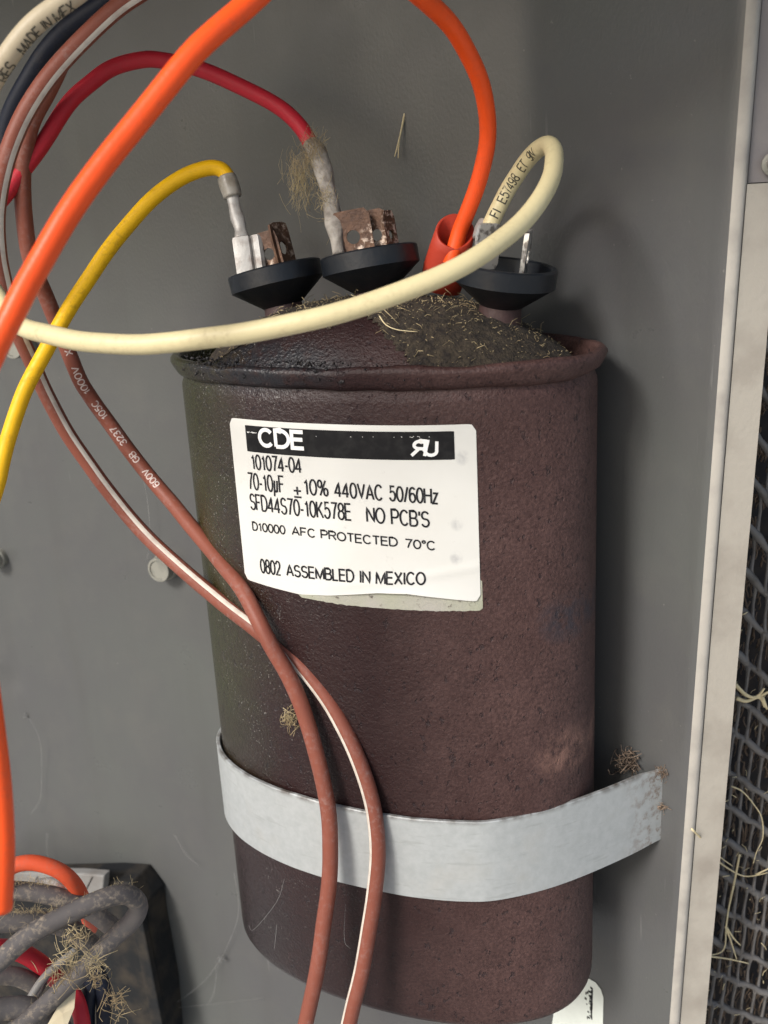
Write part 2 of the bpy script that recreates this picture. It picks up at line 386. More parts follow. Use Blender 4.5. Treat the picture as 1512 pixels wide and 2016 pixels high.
# a plain single-stroke sans alphabet: every glyph is a list of polylines on a unit cap height
def _arc(cx, cy, rx, ry, a0, a1, n=14):
    return [(cx+rx*math.cos(math.radians(a0+(a1-a0)*k/n)), cy+ry*math.sin(math.radians(a0+(a1-a0)*k/n))) for k in range(n+1)]
GL = {
 '0': (.60, [_arc(.3, .5, .3, .5, 90, 450, 28)]), '1': (.40, [[(.05, .76), (.18, .80), (.28, 1), (.28, 0)]]),
 '2': (.58, [_arc(.29, .71, .28, .29, 170, -35, 14)+[(.02, .0), (.58, 0)]]),
 '3': (.58, [_arc(.28, .745, .25, .255, 160, -90, 12)[:-1]+[(.22, .51)], [(.22, .51)]+_arc(.28, .265, .29, .265, 80, -165, 14)]),
 '4': (.62, [[(.62, .25), (0, .25), (.44, 1), (.44, 0)]]),
 '5': (.58, [[(.52, 1), (.12, 1), (.06, .52)]+_arc(.28, .33, .29, .33, 135, -160, 14)]),
 '6': (.58, [_arc(.3, .30, .28, .30, 90, 450, 20), [(.02, .32)]+_arc(.32, .62, .30, .38, 180, 40, 10)]),
 '7': (.56, [[(0, 1), (.56, 1), (.34, .55), (.2, 0)]]),
 '8': (.58, [_arc(.29, .755, .25, .245, -90, 270, 20), _arc(.29, .265, .29, .265, 90, 450, 22)]),
 '9': (.58, [_arc(.28, .70, .28, .30, -90, 270, 20), [(.56, .68)]+_arc(.26, .38, .30, .38, 0, -140, 10)]),
 'A': (.70, [[(0, 0), (.35, 1), (.70, 0)], [(.12, .32), (.58, .32)]]),
 'B': (.62, [[(0, 0), (0, 1), (.34, 1)]+_arc(.34, .76, .22, .24, 90, -90, 10)+[(0, .52)], [(.3, .52)]+_arc(.36, .26, .26, .26, 90, -90, 10)+[(0, 0)]]),
 'C': (.68, [_arc(.35, .5, .35, .5, 40, 320, 26)]),
 'D': (.66, [[(0, 0), (0, 1), (.28, 1)]+_arc(.28, .5, .38, .5, 90, -90, 18)+[(0, 0)]]),
 'E': (.56, [[(.56, 1), (0, 1), (0, 0), (.56, 0)], [(0, .53), (.52, .53)]]), 'F': (.54, [[(.54, 1), (0, 1), (0, 0)], [(0, .52), (.46, .52)]]),
 'G': (.72, [_arc(.36, .5, .36, .5, 42, 340, 26)+[(.72, .46), (.42, .46)]]),
 'H': (.66, [[(0, 0), (0, 1)], [(.66, 0), (.66, 1)], [(0, .53), (.66, .53)]]), 'I': (.12, [[(.06, 0), (.06, 1)]]),
 'K': (.64, [[(0, 0), (0, 1)], [(.60, 1), (0, .38)], [(.2, .58), (.64, 0)]]), 'L': (.50, [[(0, 1), (0, 0), (.50, 0)]]),
 'M': (.80, [[(0, 0), (0, 1), (.40, .02), (.80, 1), (.80, 0)]]), 'N': (.66, [[(0, 0), (0, 1), (.66, 0), (.66, 1)]]),
 'O': (.76, [_arc(.38, .5, .38, .5, 90, 450, 30)]), 'P': (.60, [[(0, 0), (0, 1), (.34, 1)]+_arc(.34, .73, .26, .27, 90, -90, 12)+[(0, .46)]]),
 'R': (.64, [[(0, 0), (0, 1), (.36, 1)]+_arc(.36, .75, .26, .25, 90, -90, 12)+[(0, .50)], [(.34, .50), (.64, 0)]]),
 'S': (.62, [_arc(.31, .745, .28, .255, 25, 235, 12)+[(.31, .51)]+_arc(.31, .265, .30, .265, 55, -160, 12)]),
 'T': (.60, [[(0, 1), (.60, 1)], [(.30, 1), (.30, 0)]]), 'U': (.66, [[(0, 1), (0, .32)]+_arc(.33, .32, .33, .32, 180, 360, 14)+[(.66, 1)]]),
 'V': (.66, [[(0, 1), (.33, 0), (.66, 1)]]), 'X': (.66, [[(0, 0), (.64, 1)], [(.02, 1), (.66, 0)]]),
 'z': (.44, [[(.02, .70), (.44, .70), (0, 0), (.46, 0)]]), 'u': (.50, [[(-.02, -.28), (.10, .70)], [(.05, .2)]+_arc(.20, .15, .15, .15, 190, 330, 8)+[(.42, .70)], [(.42, .70), (.36, .0)]]),
 '/': (.34, [[(0, -.02), (.34, 1.02)]]), '-': (.30, [[(0, .38), (.30, .38)]]), "'": (.04, [[(.02, 1), (.02, .72)]]),
 'o': (.26, [_arc(.13, .86, .13, .14, 0, 360, 14)]), '+': (.5, [[(0, .45), (.5, .45)], [(.25, .15), (.25, .75)], [(.0, -.02), (.5, -.02)]]),
 '%': (.90, [_arc(.18, .76, .18, .24, 0, 360, 16), _arc(.72, .24, .18, .24, 0, 360, 16), [(.18, 0), (.72, 1)]]), ' ': (.30, []),
}
def glyphs(body, gap=.17):
    x = 0; out = []
    for ch in body:
        w, ps = GL[ch]; out += [[(a+x, b) for a, b in p] for p in ps]; x += w+gap
    return out, x-gap
def ribbon(pts, t, step, v, f):        # flat stroke of width t along a 2-D polyline
    q = [pts[0]]
    for a, b in zip(pts, pts[1:]):
        n = max(1, int(math.hypot(b[0]-a[0], b[1]-a[1])/step))
        q += [(a[0]+(b[0]-a[0])*k/n, a[1]+(b[1]-a[1])*k/n) for k in range(1, n+1)]
    L = len(q); base = len(v)
    for i in range(L):
        a, b, c = q[max(i-1, 0)], q[i], q[min(i+1, L-1)]
        d1 = (b[0]-a[0], b[1]-a[1]); d2 = (c[0]-b[0], c[1]-b[1])
        if i == 0: d1 = d2
        if i == L-1: d2 = d1
        l1 = math.hypot(*d1) or 1; l2 = math.hypot(*d2) or 1
        n1 = (-d1[1]/l1, d1[0]/l1); n2 = (-d2[1]/l2, d2[0]/l2); m_ = (n1[0]+n2[0], n1[1]+n2[1]); k = m_[0]*m_[0]+m_[1]*m_[1]
        k = min(2/k if k > 1e-6 else 1, 1.6) if k > .3 else 1
        ox, oy = m_[0]*k*t/2, m_[1]*k*t/2
        v.append((b[0]-ox, b[1]-oy)); v.append((b[0]+ox, b[1]+oy))
    for i in range(L-1): f.append((base+2*i, base+2*i+2, base+2*i+3, base+2*i+1))
def wire_text(w, body, q0, length, height, th0, mat, parent, name='lettering', t=.026):
    g_, W = glyphs(body); v = []; f = []
    for p in g_: ribbon([(a/W*length, (b-.5)*height) for a, b in p], t, .03, v, f)
    return obj(name, [w.surf(q0+a, th0+b/w.r, .004) for a, b in v], f, mat, parent)
def band(w, th, half, mat, parent, name='stripe', q0=0, q1=None, n=220):
    q1 = q1 or w.L[-1]; v = []; f = []; m_ = 4
    for i in range(n+1):
        q = q0+(q1-q0)*i/n; c = th(i/n)
        for j in range(m_+1): v.append(w.surf(q, c+half*(2*j/m_-1), .004))
    for i in range(n):
        for j in range(m_): a = i*(m_+1)+j; f.append((a, a+1, a+m_+2, a+m_+1))
    return obj(name, v, f, mat, parent)
def strands(name, items, mat, parent=None, label=None, cat=None, seg=3, kind='stuff', origin=None, group=None):
    mb = MB()
    for pts, r in items: mb.tube(pts, r, seg)
    o = mb.build(name, mat, parent, True, origin)
    return tag(o, label, cat, group, kind)
def rnd(s=1.0): return Vector((random.gauss(0, 1), random.gauss(0, 1), random.gauss(0, 1)))*s
def fuzz(c, n, spread, length, r, squash=(1, 1, 1), bias=None):
    out = []
    for _ in range(n):
        p = Vector(c)+Vector([a*b for a, b in zip(rnd(spread), squash)])
        d = rnd().normalized()
        if bias is not None: d = (d*.7+Vector(bias)).normalized()
        L = length*random.uniform(.4, 1.3); b = rnd(.35*L)
        out.append(([p-d*L/2, p-d*L/6+b*.4, p+d*L/6+b*.4, p+d*L/2], r*random.uniform(.6, 1.3)))
    return out

# ------------------------------------------------------------------ the cabinet wall
WY = 2.75                                        # back wall plane
BX = 2.45                                        # where the sheet bends towards the viewer
WD = Vector((.894, -.447, 0)); WN = Vector((-.447, -.894, 0)); WA = Vector((BX+.15, WY, 0))
def edge_x(z): return 6.66+.0300*(z+1.3)
def wall_y(x): return WY - max(0, x-BX-.15)*.5
dimples = [(on_y(22, 1338, WY), .34, .13)]
def build_wall():
    xs = [-30+ i*.5 for i in range(20)] + [-20+i*.3 for i in range(74)]
    xs = [x for x in xs if x < BX-.3]
    prof = [(x, WY) for x in xs]
    for k in range(9):                           # soft bend
        t = k/8; x = BX-.25+.8*t
        prof.append((x, WY-.5*max(0, (x-(BX-.25)))**2/(2*.8)))
    y0 = prof[-1][1]; x0 = prof[-1][0]
    rows = []
    zs = [-9+i*.3 for i in range(127)]
    v = []; f = []; nP = None
    for z in zs:
        E = edge_x(z); pr = list(prof)
        xe = E-.62; n = 14
        for k in range(1, n+1):
            x = x0+(xe-x0)*k/n; pr.append((x, y0-.5*(x-x0)))
        yb = pr[-1][1]
        # rolled edge: turns round to face outwards, then the lip
        for dx, dy in ((.10, -.055), (.20, -.115), (.30, -.165), (.39, -.185), (.47, -.185), (.54, -.165), (.59, -.13), (.615, -.06), (.62, .12)):
            pr.append((xe+dx, yb+dy))
        nP = len(pr)
        for x, y in pr:
            for c, rr, dep in dimples:
                d2 = ((x-c.x)**2+(z-c.z)**2)/(rr*rr)
                if d2 < 9: y += dep*math.exp(-d2)
            v.append((x, y, z))
    for i in range(len(zs)-1):
        for j in range(nP-1):
            a = i*nP+j; f.append((a, a+1, a+nP+1, a+nP))
    o = obj('cabinet_wall', v, f, M['wall'], None, True, origin=(0, WY, 0))
    me = o.data; me.materials.append(M['lip'])
    for i in range(len(zs)-1):
        for j in range(nP-1):
            if j >= nP-6: me.polygons[i*(nP-1)+j].material_index = 1
    return tag(o, 'grey painted sheet metal wall behind the capacitor, bent on the right', None, None, 'structure')
wall = build_wall()
# tan outer strip next to the rolled edge
def build_strip(name, zs, back, mat, label):
    v = []; f = []
    for z in zs:
        E = edge_x(z); y = wall_y(E-.62)-.03+back
        A = Vector((E+.012, y, z)); d = Vector((.95, .31, 0)); n = Vector((.31, -.95, 0))
        w = .60 + .012*noise.noise((0, 0, z*.7))
        for q in (A, A+d*w*.5, A+d*w, A+d*w-n*.12, A-n*.12): v.append(q)
    for i in range(len(zs)-1):
        for j in range(4): a = i*5+j; f.append((a, a+1, a+6, a+5))
    f += [(0, 1, 2, 3, 4), tuple(len(v)-5+k for k in range(5))]
    o = obj(name, v, f, mat, None, False, origin=(7.2, .6, zs[0]))
    return tag(o, label, 'corner post')
build_strip('corner_post', [-9+i*.9033 for i in range(31)], 0, M['tan'], 'flat tan metal corner post strip between grey wall and coil guard')
build_strip('corner_bracket', [18.12+i*.9 for i in range(12)], .14, M['mauve'], 'greyer metal bracket above the tan corner post, top right edge')
# the ground the cabinet stands on and an added roof sheet whose overhang shades the upper wall (both outside the picture)
GZ = -45
tag(obj('ground', [(-4000, -6000, GZ), (4000, -6000, GZ), (4000, 3000, GZ), (-4000, 3000, GZ)], [(0, 1, 2, 3)], plain('pale_concrete_ground', (.40, .385, .35), .9, vs=4, c2=(.30, .285, .26)), None, False, origin=(0, 0, GZ)), 'pale concrete ground in front of the cabinet', None, None, 'structure')
mb = MB(); mb.box((-8, -4.0, 27.4), (24, 0, 0), (0, 7.6, 0), (0, 0, .1))
tag(mb.build('shade_roof', M['wall'], None, False), 'unseen grey sheet metal roof added to shade the upper wall', None, None, 'structure')

# ------------------------------------------------------------------ coil guard and coil behind the post
GP = Vector((6.3, 3.3, 0)); GA = Vector((.914, .406, 0)); GN = Vector((-.406, .914, 0))
def gp(x, y, off=0): return on_plane(x, y, GP+GN*off, GN)
guard = thing('coil_guard', 'grey plastic mesh guard over the brown coil at the right edge', 'mesh guard', (8.0, 4.0, -3))
rows = [(1512, 470, 1.7), (1505, 565, 1.7), (1498, 660, 1.6), (1491, 752, 1.5), (1483, 843, 1.45), (1474, 930, 1.35), (1465, 1021, 1.2), (1457, 1108, 1.12), (1450, 1188, 1.02),
        (1442, 1275, .88), (1434, 1355, .82), (1428, 1424, .75), (1422, 1506, .68), (1415, 1572, .64), (1409, 1639, .58), (1402, 1706, .54),
        (1397, 1776, .48), (1390, 1841, .44), (1384, 1902, .39), (1380, 1962, .36), (1374, 2022, .33), (1368, 2082, .31)]
def row_y(i, x):
    a, b, s_ = rows[i]; return b+(x-a)*s_+2.5*math.sin(x*.14+i*1.7)
for i in range(len(rows)):
    pts = [gp(x, row_y(i, x)+4, .05*math.sin(x*.05+i)) for x in range(rows[i][0]-70, 1660, 14)]
    mb = MB(); mb.tube(pts, lambda t: .088+.016*math.sin(t*37+i), 7); mb.build('strand', M['guard'], guard)
for i in range(len(rows)-1):
    x = rows[i+1][0]-60+random.uniform(0, 18)
    while x < 1560:
        xt = x+9+random.uniform(-2, 2); ya, yb = row_y(i+1, x)+4, row_y(i, xt)+4
        bow = random.uniform(-3, 3)
        pts = [gp(x+(xt-x)*t+bow*math.sin(math.pi*t), ya+(yb-ya)*t, .10*math.sin(math.pi*t)) for t in (0, .18, .5, .82, 1)]
        mb = MB(); mb.tube(pts, lambda t: .038+.045*abs(2*t-1)**2.5, 5); mb.build('cross_strand', M['guard'], guard)
        x += random.uniform(18, 23) if i > 9 else random.uniform(24, 30)
q = [gp(1330, 350, 1.6), gp(1800, 350, 1.6), gp(1800, 2200, 1.6), gp(1330, 2200, 1.6)]
tag(obj('coil_face', q, [(0, 1, 2, 3)], M['coil'], None, False, origin=q[3]), 'dark coil face seen through the plastic mesh guard', None, None, 'structure')
it = []
for i in range(len(rows)-1):
    for _ in range(75):
        x = random.uniform(rows[i][0]-40, 1560); y = row_y(i, x)+random.uniform(6, 58)
        L = random.uniform(14, 42); o_ = random.uniform(.25, 1.2); a = random.uniform(-2, 10); w = random.uniform(-5, 5)
        it.append(([gp(x+a*t+w*math.sin(t*5+x), y-L*t, o_) for t in (0, .25, .5, .75, 1)], random.uniform(.010, .034)))
strands('coil_fluff', it, M['fluff'], None, 'brown matted plant fluff caught behind the mesh guard', 'fluff', origin=gp(1450, 2000, .6))

# ------------------------------------------------------------------ run capacitor
CW, CD, CN, CH = 9.3, 5.3, 2.2, 15.3
def outline(n, off=0.0):
    out = []
    for k in range(n):
        a = 2*math.pi*k/n; c, s_ = math.cos(a), math.sin(a)
        out.append(Vector((math.copysign(abs(c)**(2/CN), c)*(CW/2+off), math.copysign(abs(s_)**(2/CN), s_)*(CD/2+off), 0)))
    return out
_N = 2400
_h = [Vector((math.copysign(abs(math.cos(a))**(2/CN), math.cos(a))*CW/2, -abs(math.sin(a))**(2/CN)*CD/2, 0)) for a in [math.pi-math.pi*k/_N for k in range(_N+1)]]
_S = [0.0]
for a, b in zip(_h, _h[1:]): _S.append(_S[-1]+(b-a).length)
_mid = _S[_N//2]
def can_at(u, z, off=0.0):           # u: arc length from the middle of the front face
    import bisect
    q = u+_mid; i = max(1, min(bisect.bisect_left(_S, q), _N-1)); t = (q-_S[i-1])/(_S[i]-_S[i-1])
    P = _h[i-1].lerp(_h[i], t); T = (_h[i]-_h[i-1]).normalized(); n = Vector((T.y, -T.x, 0))
    return Vector((P.x, P.y, z))+n*off
cap = thing('run_capacitor', 'dark brown oval run capacitor with a bulged top and white printed label', 'capacitor', (0, 0, 0))
NS = 128
def loft(name, prof, mat, parent, jitter=0.0, cap0=False):
    v = []; f = []
    for off, z in prof:
        for k, p in enumerate(outline(NS, off)):
            j = (jitter*noise.noise(Vector((p.x*1.3, p.y*1.3, z*3)))+jitter*.45*noise.noise(Vector((p.x*5, p.y*5, z*7)))*(1 if p.y < 0 and p.x < 2 else .3)) if jitter else 0
            v.append((p.x*(1+j*.02), p.y*(1+j*.05), z+j))
    for i in range(len(prof)-1):
        for k in range(NS): f.append((i*NS+k, i*NS+(k+1) % NS, (i+1)*NS+(k+1) % NS, (i+1)*NS+k))
    if cap0: f.append(tuple(range(NS))[::-1])
    return obj(name, v, f, mat, parent)
body = [(-.5, 0.0), (-.22, .02), (-.07, .09), (-.01, .22), (0, .42)]+[(0, .42+k*(14.5-.42)/30) for k in range(1, 31)]+[(-.01, 14.58), (-.05, 14.68), (-.06, 14.76)]
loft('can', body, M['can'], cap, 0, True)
rim = [(-.07, 14.74), (.0, 14.77), (.07, 14.82), (.12, 14.90), (.165, 15.0), (.195, 15.07), (.19, 15.14), (.14, 15.20), (.06, 15.21), (-.01, 15.17), (-.05, 15.08), (-.09, 14.9), (-.12, 14.3)]
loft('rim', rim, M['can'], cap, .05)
# bulged cover
def dome_z(x, y):
    a = (abs(x-.0)/(CW/2-.50))**2.1+(abs(y)/(CD/2-.14))**2.6
    r = min(1.25, a**.5)
    return 14.84+1.36*(1-min(r, 1)**2.5)-.9*max(0, r-1)+.03*noise.noise(Vector((x*1.1, y*1.1, 3)))
v = []; f = []; NR = 26
oo = outline(NS, -.14)
for i in range(NR+1):
    s_ = (i/NR)
    for p in oo:
        x, y = p.x*s_, p.y*s_; v.append((x, y, dome_z(x, y)))
for i in range(NR):
    for k in range(NS): f.append((i*NS+k, i*NS+(k+1) % NS, (i+1)*NS+(k+1) % NS, (i+1)*NS+k))
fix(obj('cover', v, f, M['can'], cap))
# dirt crust lying over the rear and right of the cover
def crust_edge(x):
    n_ = .22*noise.noise(Vector((x*1.6, 0, 9)))+.10*noise.noise(Vector((x*6, 2, 9)))
    return -1.62-n_ if x < .7 else -1.62-n_-1.2*min(1, (x-.7)/1.15)**1.6
v = []; f = []; idx = {}
g = .07
nx, ny = int(9/g), int(5/g)
def crust_in(x, y):
    a = (abs(x)/(CW/2-.5))**2.2+(abs(y)/(CD/2-.2))**2.2
    return a < 1 and y > crust_edge(x) and x > -3.4+.4*noise.noise(Vector((0, y*2, 1)))
for i in range(nx):
    for j in range(ny):
        cs = [(-4.5+(i+a)*g, -2.5+(j+b)*g) for a, b in ((0, 0), (1, 0), (1, 1), (0, 1))]
        if not all(crust_in(*c) for c in cs): continue
        q = []
        for a, b in ((i, j), (i+1, j), (i+1, j+1), (i, j+1)):
            if (a, b) not in idx:
                x, y = -4.5+a*g, -2.5+b*g
                e = min(1, max(0, (y-crust_edge(x))/.12))
                h = .012+e*(.05+.05*noise.noise(Vector((x*3, y*3, 0)))+.035*noise.noise(Vector((x*9, y*9, 4))))
                idx[(a, b)] = len(v); v.append((x, y, dome_z(x, y)+h))
            q.append(idx[(a, b)])
        f.append(tuple(q))
tag(obj('dirt_crust', v, f, M['dirt'], cap), kind='stuff')
it = []
for _ in range(1500):
    x = random.uniform(-3.2, 4.1); y = random.uniform(-2.35, 1.2)
    if not crust_in(x, y): continue
    z = dome_z(x, y)+.07; L = random.choice((.02, .025, .03, .03, .04, .05, .07, .1, .24))*random.uniform(.6, 1.4); a = random.uniform(0, 6.28); d = Vector((math.cos(a), math.sin(a), random.uniform(-.2, .9)))*L
    p = Vector((x, y, z)); it.append(([p, p+d*.5+Vector((0, 0, L*.12))+rnd(L*.1), p+d], .0055*random.uniform(.4, 1.5)))
strands('dirt_fibre', it, M['fibre'], cap)
# crumbs along the left of the rim
it = []
mb = MB()
for _ in range(700):
    u = random.choice((random.gauss(-2.6, .5), random.gauss(-2.3, .8), random.gauss(-.2, .35), random.uniform(-1.2, 2.4)))
    p = can_at(u, random.uniform(14.95, 15.32), random.uniform(-.05, .19)); r = random.uniform(.006, .022)
    mb.box(p, rnd(r*.6), rnd(r*.6), rnd(r*.6))
tag(mb.build('rim_crumbs', M['grime'], cap), kind='stuff')

# terminal cups
def lathe(name, prof, C, ax, mat, parent, n=40, flat=True):
    ax = Vector(ax).normalized(); e = ax.orthogonal().normalized(); g_ = ax.cross(e); v = []; f = []
    for r, h in prof:
        for k in range(n): a = 2*math.pi*k/n; v.append(Vector(C)+ax*h+(e*math.cos(a)+g_*math.sin(a))*r)
    for i in range(len(prof)-1):
        for k in range(n): f.append((i*n+k, i*n+(k+1) % n, (i+1)*n+(k+1) % n, (i+1)*n+k))
    f.append(tuple(range(n))[::-1]); f.append(tuple((len(prof)-1)*n+k for k in range(n)))
    return sharp(obj(name, v, f, mat, parent))
cup_prof = [(.36, -.49), (.42, -.47), (1.00, -.03), (1.03, -.01), (1.03, .33), (1.00, .36), (.93, .36), (.90, .33), (.88, .06), (.3, -.05), (.05, -.05)]
boss_prof = [(.5, -1.15), (.46, -.85), (.42, -.46), (.2, -.44)]
# base on can, tilt
cups = [(at(547, 560, 21.7), Vector((-.20, .03, .98))), (at(731, 529, 20.75), Vector((-.15, .05, .985))), (at(992, 556, 19.75), Vector((.17, -.05, .98)))]
cup_o = []
for C, ax in cups:
    b = lathe('terminal_boss', boss_prof, C, ax, M['boss'], cap, 28)
    c = lathe('terminal_cup', cup_prof, C, ax, M['cup'], cap, 44)
    cup_o.append(c)
def blade(parent, base, up, wid, w, h, th, mat, hole=True, top=.12):
    up = Vector(up).normalized(); wid = Vector(wid); wid = (wid-up*wid.dot(up)).normalized(); n = up.cross(wid)
    # outer loop with clipped corners, inner round hole
    N = 24; oc = []; hc = []
    hy = h*.46; hr = min(.14, w*.23)
    for k in range(N):
        a = 2*math.pi*k/N; dx, dy = math.cos(a), math.sin(a)
        tx = (w/2)/abs(dx) if abs(dx) > 1e-6 else 9; ty = ((h-hy) if dy > 0 else hy)/abs(dy) if abs(dy) > 1e-6 else 9
        t = min(tx, ty); x, y = dx*t, hy+dy*t
        if y > h-top and abs(x) > w/2-top:
            ex = abs(x)-(w/2-top); ey = y-(h-top); l = math.hypot(ex, ey)
            if l > top: x = math.copysign((w/2-top)+ex*top/l, x); y = (h-top)+ey*top/l
        oc.append((x, y)); hc.append((dx*hr, hy+dy*hr))
    v = []; 
    for s_ in (-th/2, th/2):
        for x, y in oc: v.append(Vector(base)+wid*x+up*y+n*s_)
        for x, y in hc: v.append(Vector(base)+wid*x+up*y+n*s_)
    f = []
    for k in range(N):
        k2 = (k+1) % N
        f += [(k, k2, N+k2, N+k), (2*N+k, 3*N+k, 3*N+k2, 2*N+k2), (k, 2*N+k, 2*N+k2, k2), (N+k, N+k2, 3*N+k2, 3*N+k)]
    return sharp(obj('terminal_blade', v, f, mat, parent))
R_ = RIGHT; F_ = FWD
# left cup: two blades fanned apart
A0 = cups[0][1].normalized()
for x, y, d, rot, w, h in ((538, 528, 21.30, .25, .55, .88), (566, 522, 21.4, -.95, .62, 1.02)):
    wid = R_*math.cos(rot)-F_*math.sin(rot)
    blade(cup_o[0], at(x, y, d)-A0*.1, A0+R_*-.02, wid, w, h, .055, M['rust'])
A1 = cups[1][1].normalized()
for x, y, d, rot, w, h in ((702, 502, 20.35, .12, .80, 1.0), (748, 496, 20.5, .35, .52, .96), (774, 494, 20.45, -.9, .40, .92)):
    wid = R_*math.cos(rot)-F_*math.sin(rot)
    blade(cup_o[1], at(x, y, d)-A1*.1, A1, wid, w, h, .055, M['rust'])
A2 = cups[2][1].normalized()
blade(cup_o[2], at(1030, 540, 19.6)-A2*.1, A2, F_*.97+R_*.22, .6, .95, .09, M['bright'])
blade(cup_o[2], at(955, 520, 19.9)-A2*.1, A2, F_*.6+R_*.8, .6, .9, .08, M['bright'])

# --- label on the can
lab = None
def smooth01(t): t = max(0, min(1, t)); return t*t*(3-2*t)
def lab_bottom(u):
    k = [(-2.4, 10.56), (-1.6, 10.50), (-.9, 10.45), (-.2, 10.52), (.4, 10.62), (.9, 10.70), (1.5, 10.72), (2.2, 10.64), (2.85, 10.55)]
    for (a, za), (b, zb) in zip(k, k[1:]):
        if u <= b: return za+(zb-za)*max(0, (u-a)/(b-a))
    return k[-1][1]
def lab_lift(u, z):
    e = math.exp(-(z-lab_bottom(u))/.22)*(.5+.5*math.sin(u*1.3-.2))*.10
    w = .022*math.exp(-((z-(10.75+.18*u))/.07)**2)*smooth01((u+.5)/.8)
    return .018+e*smooth01((u+1.2)/.9)*.8+w
def rounded(u0, u1, z0f, z1, r, off, nu=70, nz=44):
    v = []; f = []
    for i in range(nu+1):
        u = u0+(u1-u0)*i/nu
        zb = z0f(u) if callable(z0f) else z0f; zt = z1
        e = min(u-u0, u1-u)
        if e < r: c = r-math.sqrt(max(0, r*r-(r-e)**2)); zb += c; zt -= c
        for j in range(nz+1):
            z = zb+(zt-zb)*j/nz; v.append(can_at(u, z, off(u, z) if callable(off) else off))
    for i in range(nu):
        for j in range(nz): a = i*(nz+1)+j; f.append((a, a+nz+1, a+nz+2, a+1))
    return v, f
v, f = rounded(-2.39, 2.93, lab_bottom, 14.10, .13, lab_lift); lab = obj('label_sticker', v, f, M['label'], cap)
v, f = rounded(-.95, 2.97, lambda u: 10.34+.02*noise.noise(Vector((u*9, 0, 0)))+.05*max(0, -u), 11.0, .04, .008, 60, 6); obj('label_adhesive', v, f, M['residue'], cap)
LO = lambda u, z, k: lab_lift(u, z)+k
v, f = rounded(-1.95, 2.52, 13.43, 13.98, .005, lambda u, z: LO(u, z, .005), 60, 4)
def shear(v): return v
obj('label_band', v, f, M['bar'], lab)
def label_text(body, u0, u1, z0, z1, h, mat, t=.038, mirror=False, k=.010, name='lettering', skew=0.0):
    g_, W = glyphs(body); v = []; f = []
    for p in g_:
        q = []
        for a, b in p:
            s_ = a/W; s_ = 1-s_ if mirror else s_
            q.append((u0+(u1-u0)*s_+skew*b*h, z0+(z1-z0)*s_+b*h))
        ribbon(q, t, .08, v, f)
    return obj(name, [can_at(a, b, LO(a, b, k)) for a, b in v], f, mat, lab)
label_text('CDE', -1.58, -.53, 13.59, 13.59, .33, M['paper'], .080, k=.012)
label_text('R', 1.70, 1.95, 13.52, 13.51, .28, M['paper'], .062, mirror=True, k=.012, skew=.25, name='component_mark')
label_text('U', 1.96, 2.18, 13.53, 13.52, .27, M['paper'], .062, k=.013, skew=.05, name='component_mark')
I = M['ink']
label_text('101074-04', -1.86, -.63, 13.07, 13.09, .30, I)
label_text('70-10uF', -2.0, -1.08, 12.63, 12.64, .34, I)
label_text('+', -.85, -.68, 12.58, 12.58, .28, I)
label_text('10%', -.60, -.07, 12.65, 12.65, .31, I)
label_text('440VAC', .09, 1.08, 12.65, 12.62, .30, I)
label_text('50/60Hz', 1.23, 2.16, 12.62, 12.57, .29, I)
label_text('SFD44S70-10K578E', -2.0, .40, 12.19, 12.18, .33, I)
label_text("NO PCB'S", .74, 1.98, 12.17, 12.10, .30, I)
label_text('D10000', -2.0, -1.15, 11.73, 11.75, .175, I, .031)
label_text('AFC', -.97, -.43, 11.76, 11.75, .17, I, .031)
label_text('PROTECTED', -.29, 1.33, 11.75, 11.69, .17, I, .031)
label_text('70oC', 1.50, 2.08, 11.67, 11.63, .17, I, .031)
label_text('0802', -1.88, -1.36, 10.80, 10.82, .30, I)
label_text('ASSEMBLED IN MEXICO', -1.19, 1.86, 10.84, 10.92, .24, I)
# worn-off dashes along the black band
mb = MB()
for k in range(36):
    u = random.choice((random.uniform(-1.9, -1.65), random.uniform(-.45, 2.4))); z = 13.86+.012*u+random.uniform(-.01, .01); w_ = random.uniform(.005, .013)
    mb.add([can_at(u-w_, z-.005, LO(u, z, .011)), can_at(u+w_, z-.005, LO(u, z, .011)), can_at(u+w_, z+.005, LO(u, z, .011)), can_at(u-w_, z+.005, LO(u, z, .011))], [(0, 1, 2, 3)])
mb.build('print_flaws', M['paper'], lab, False)

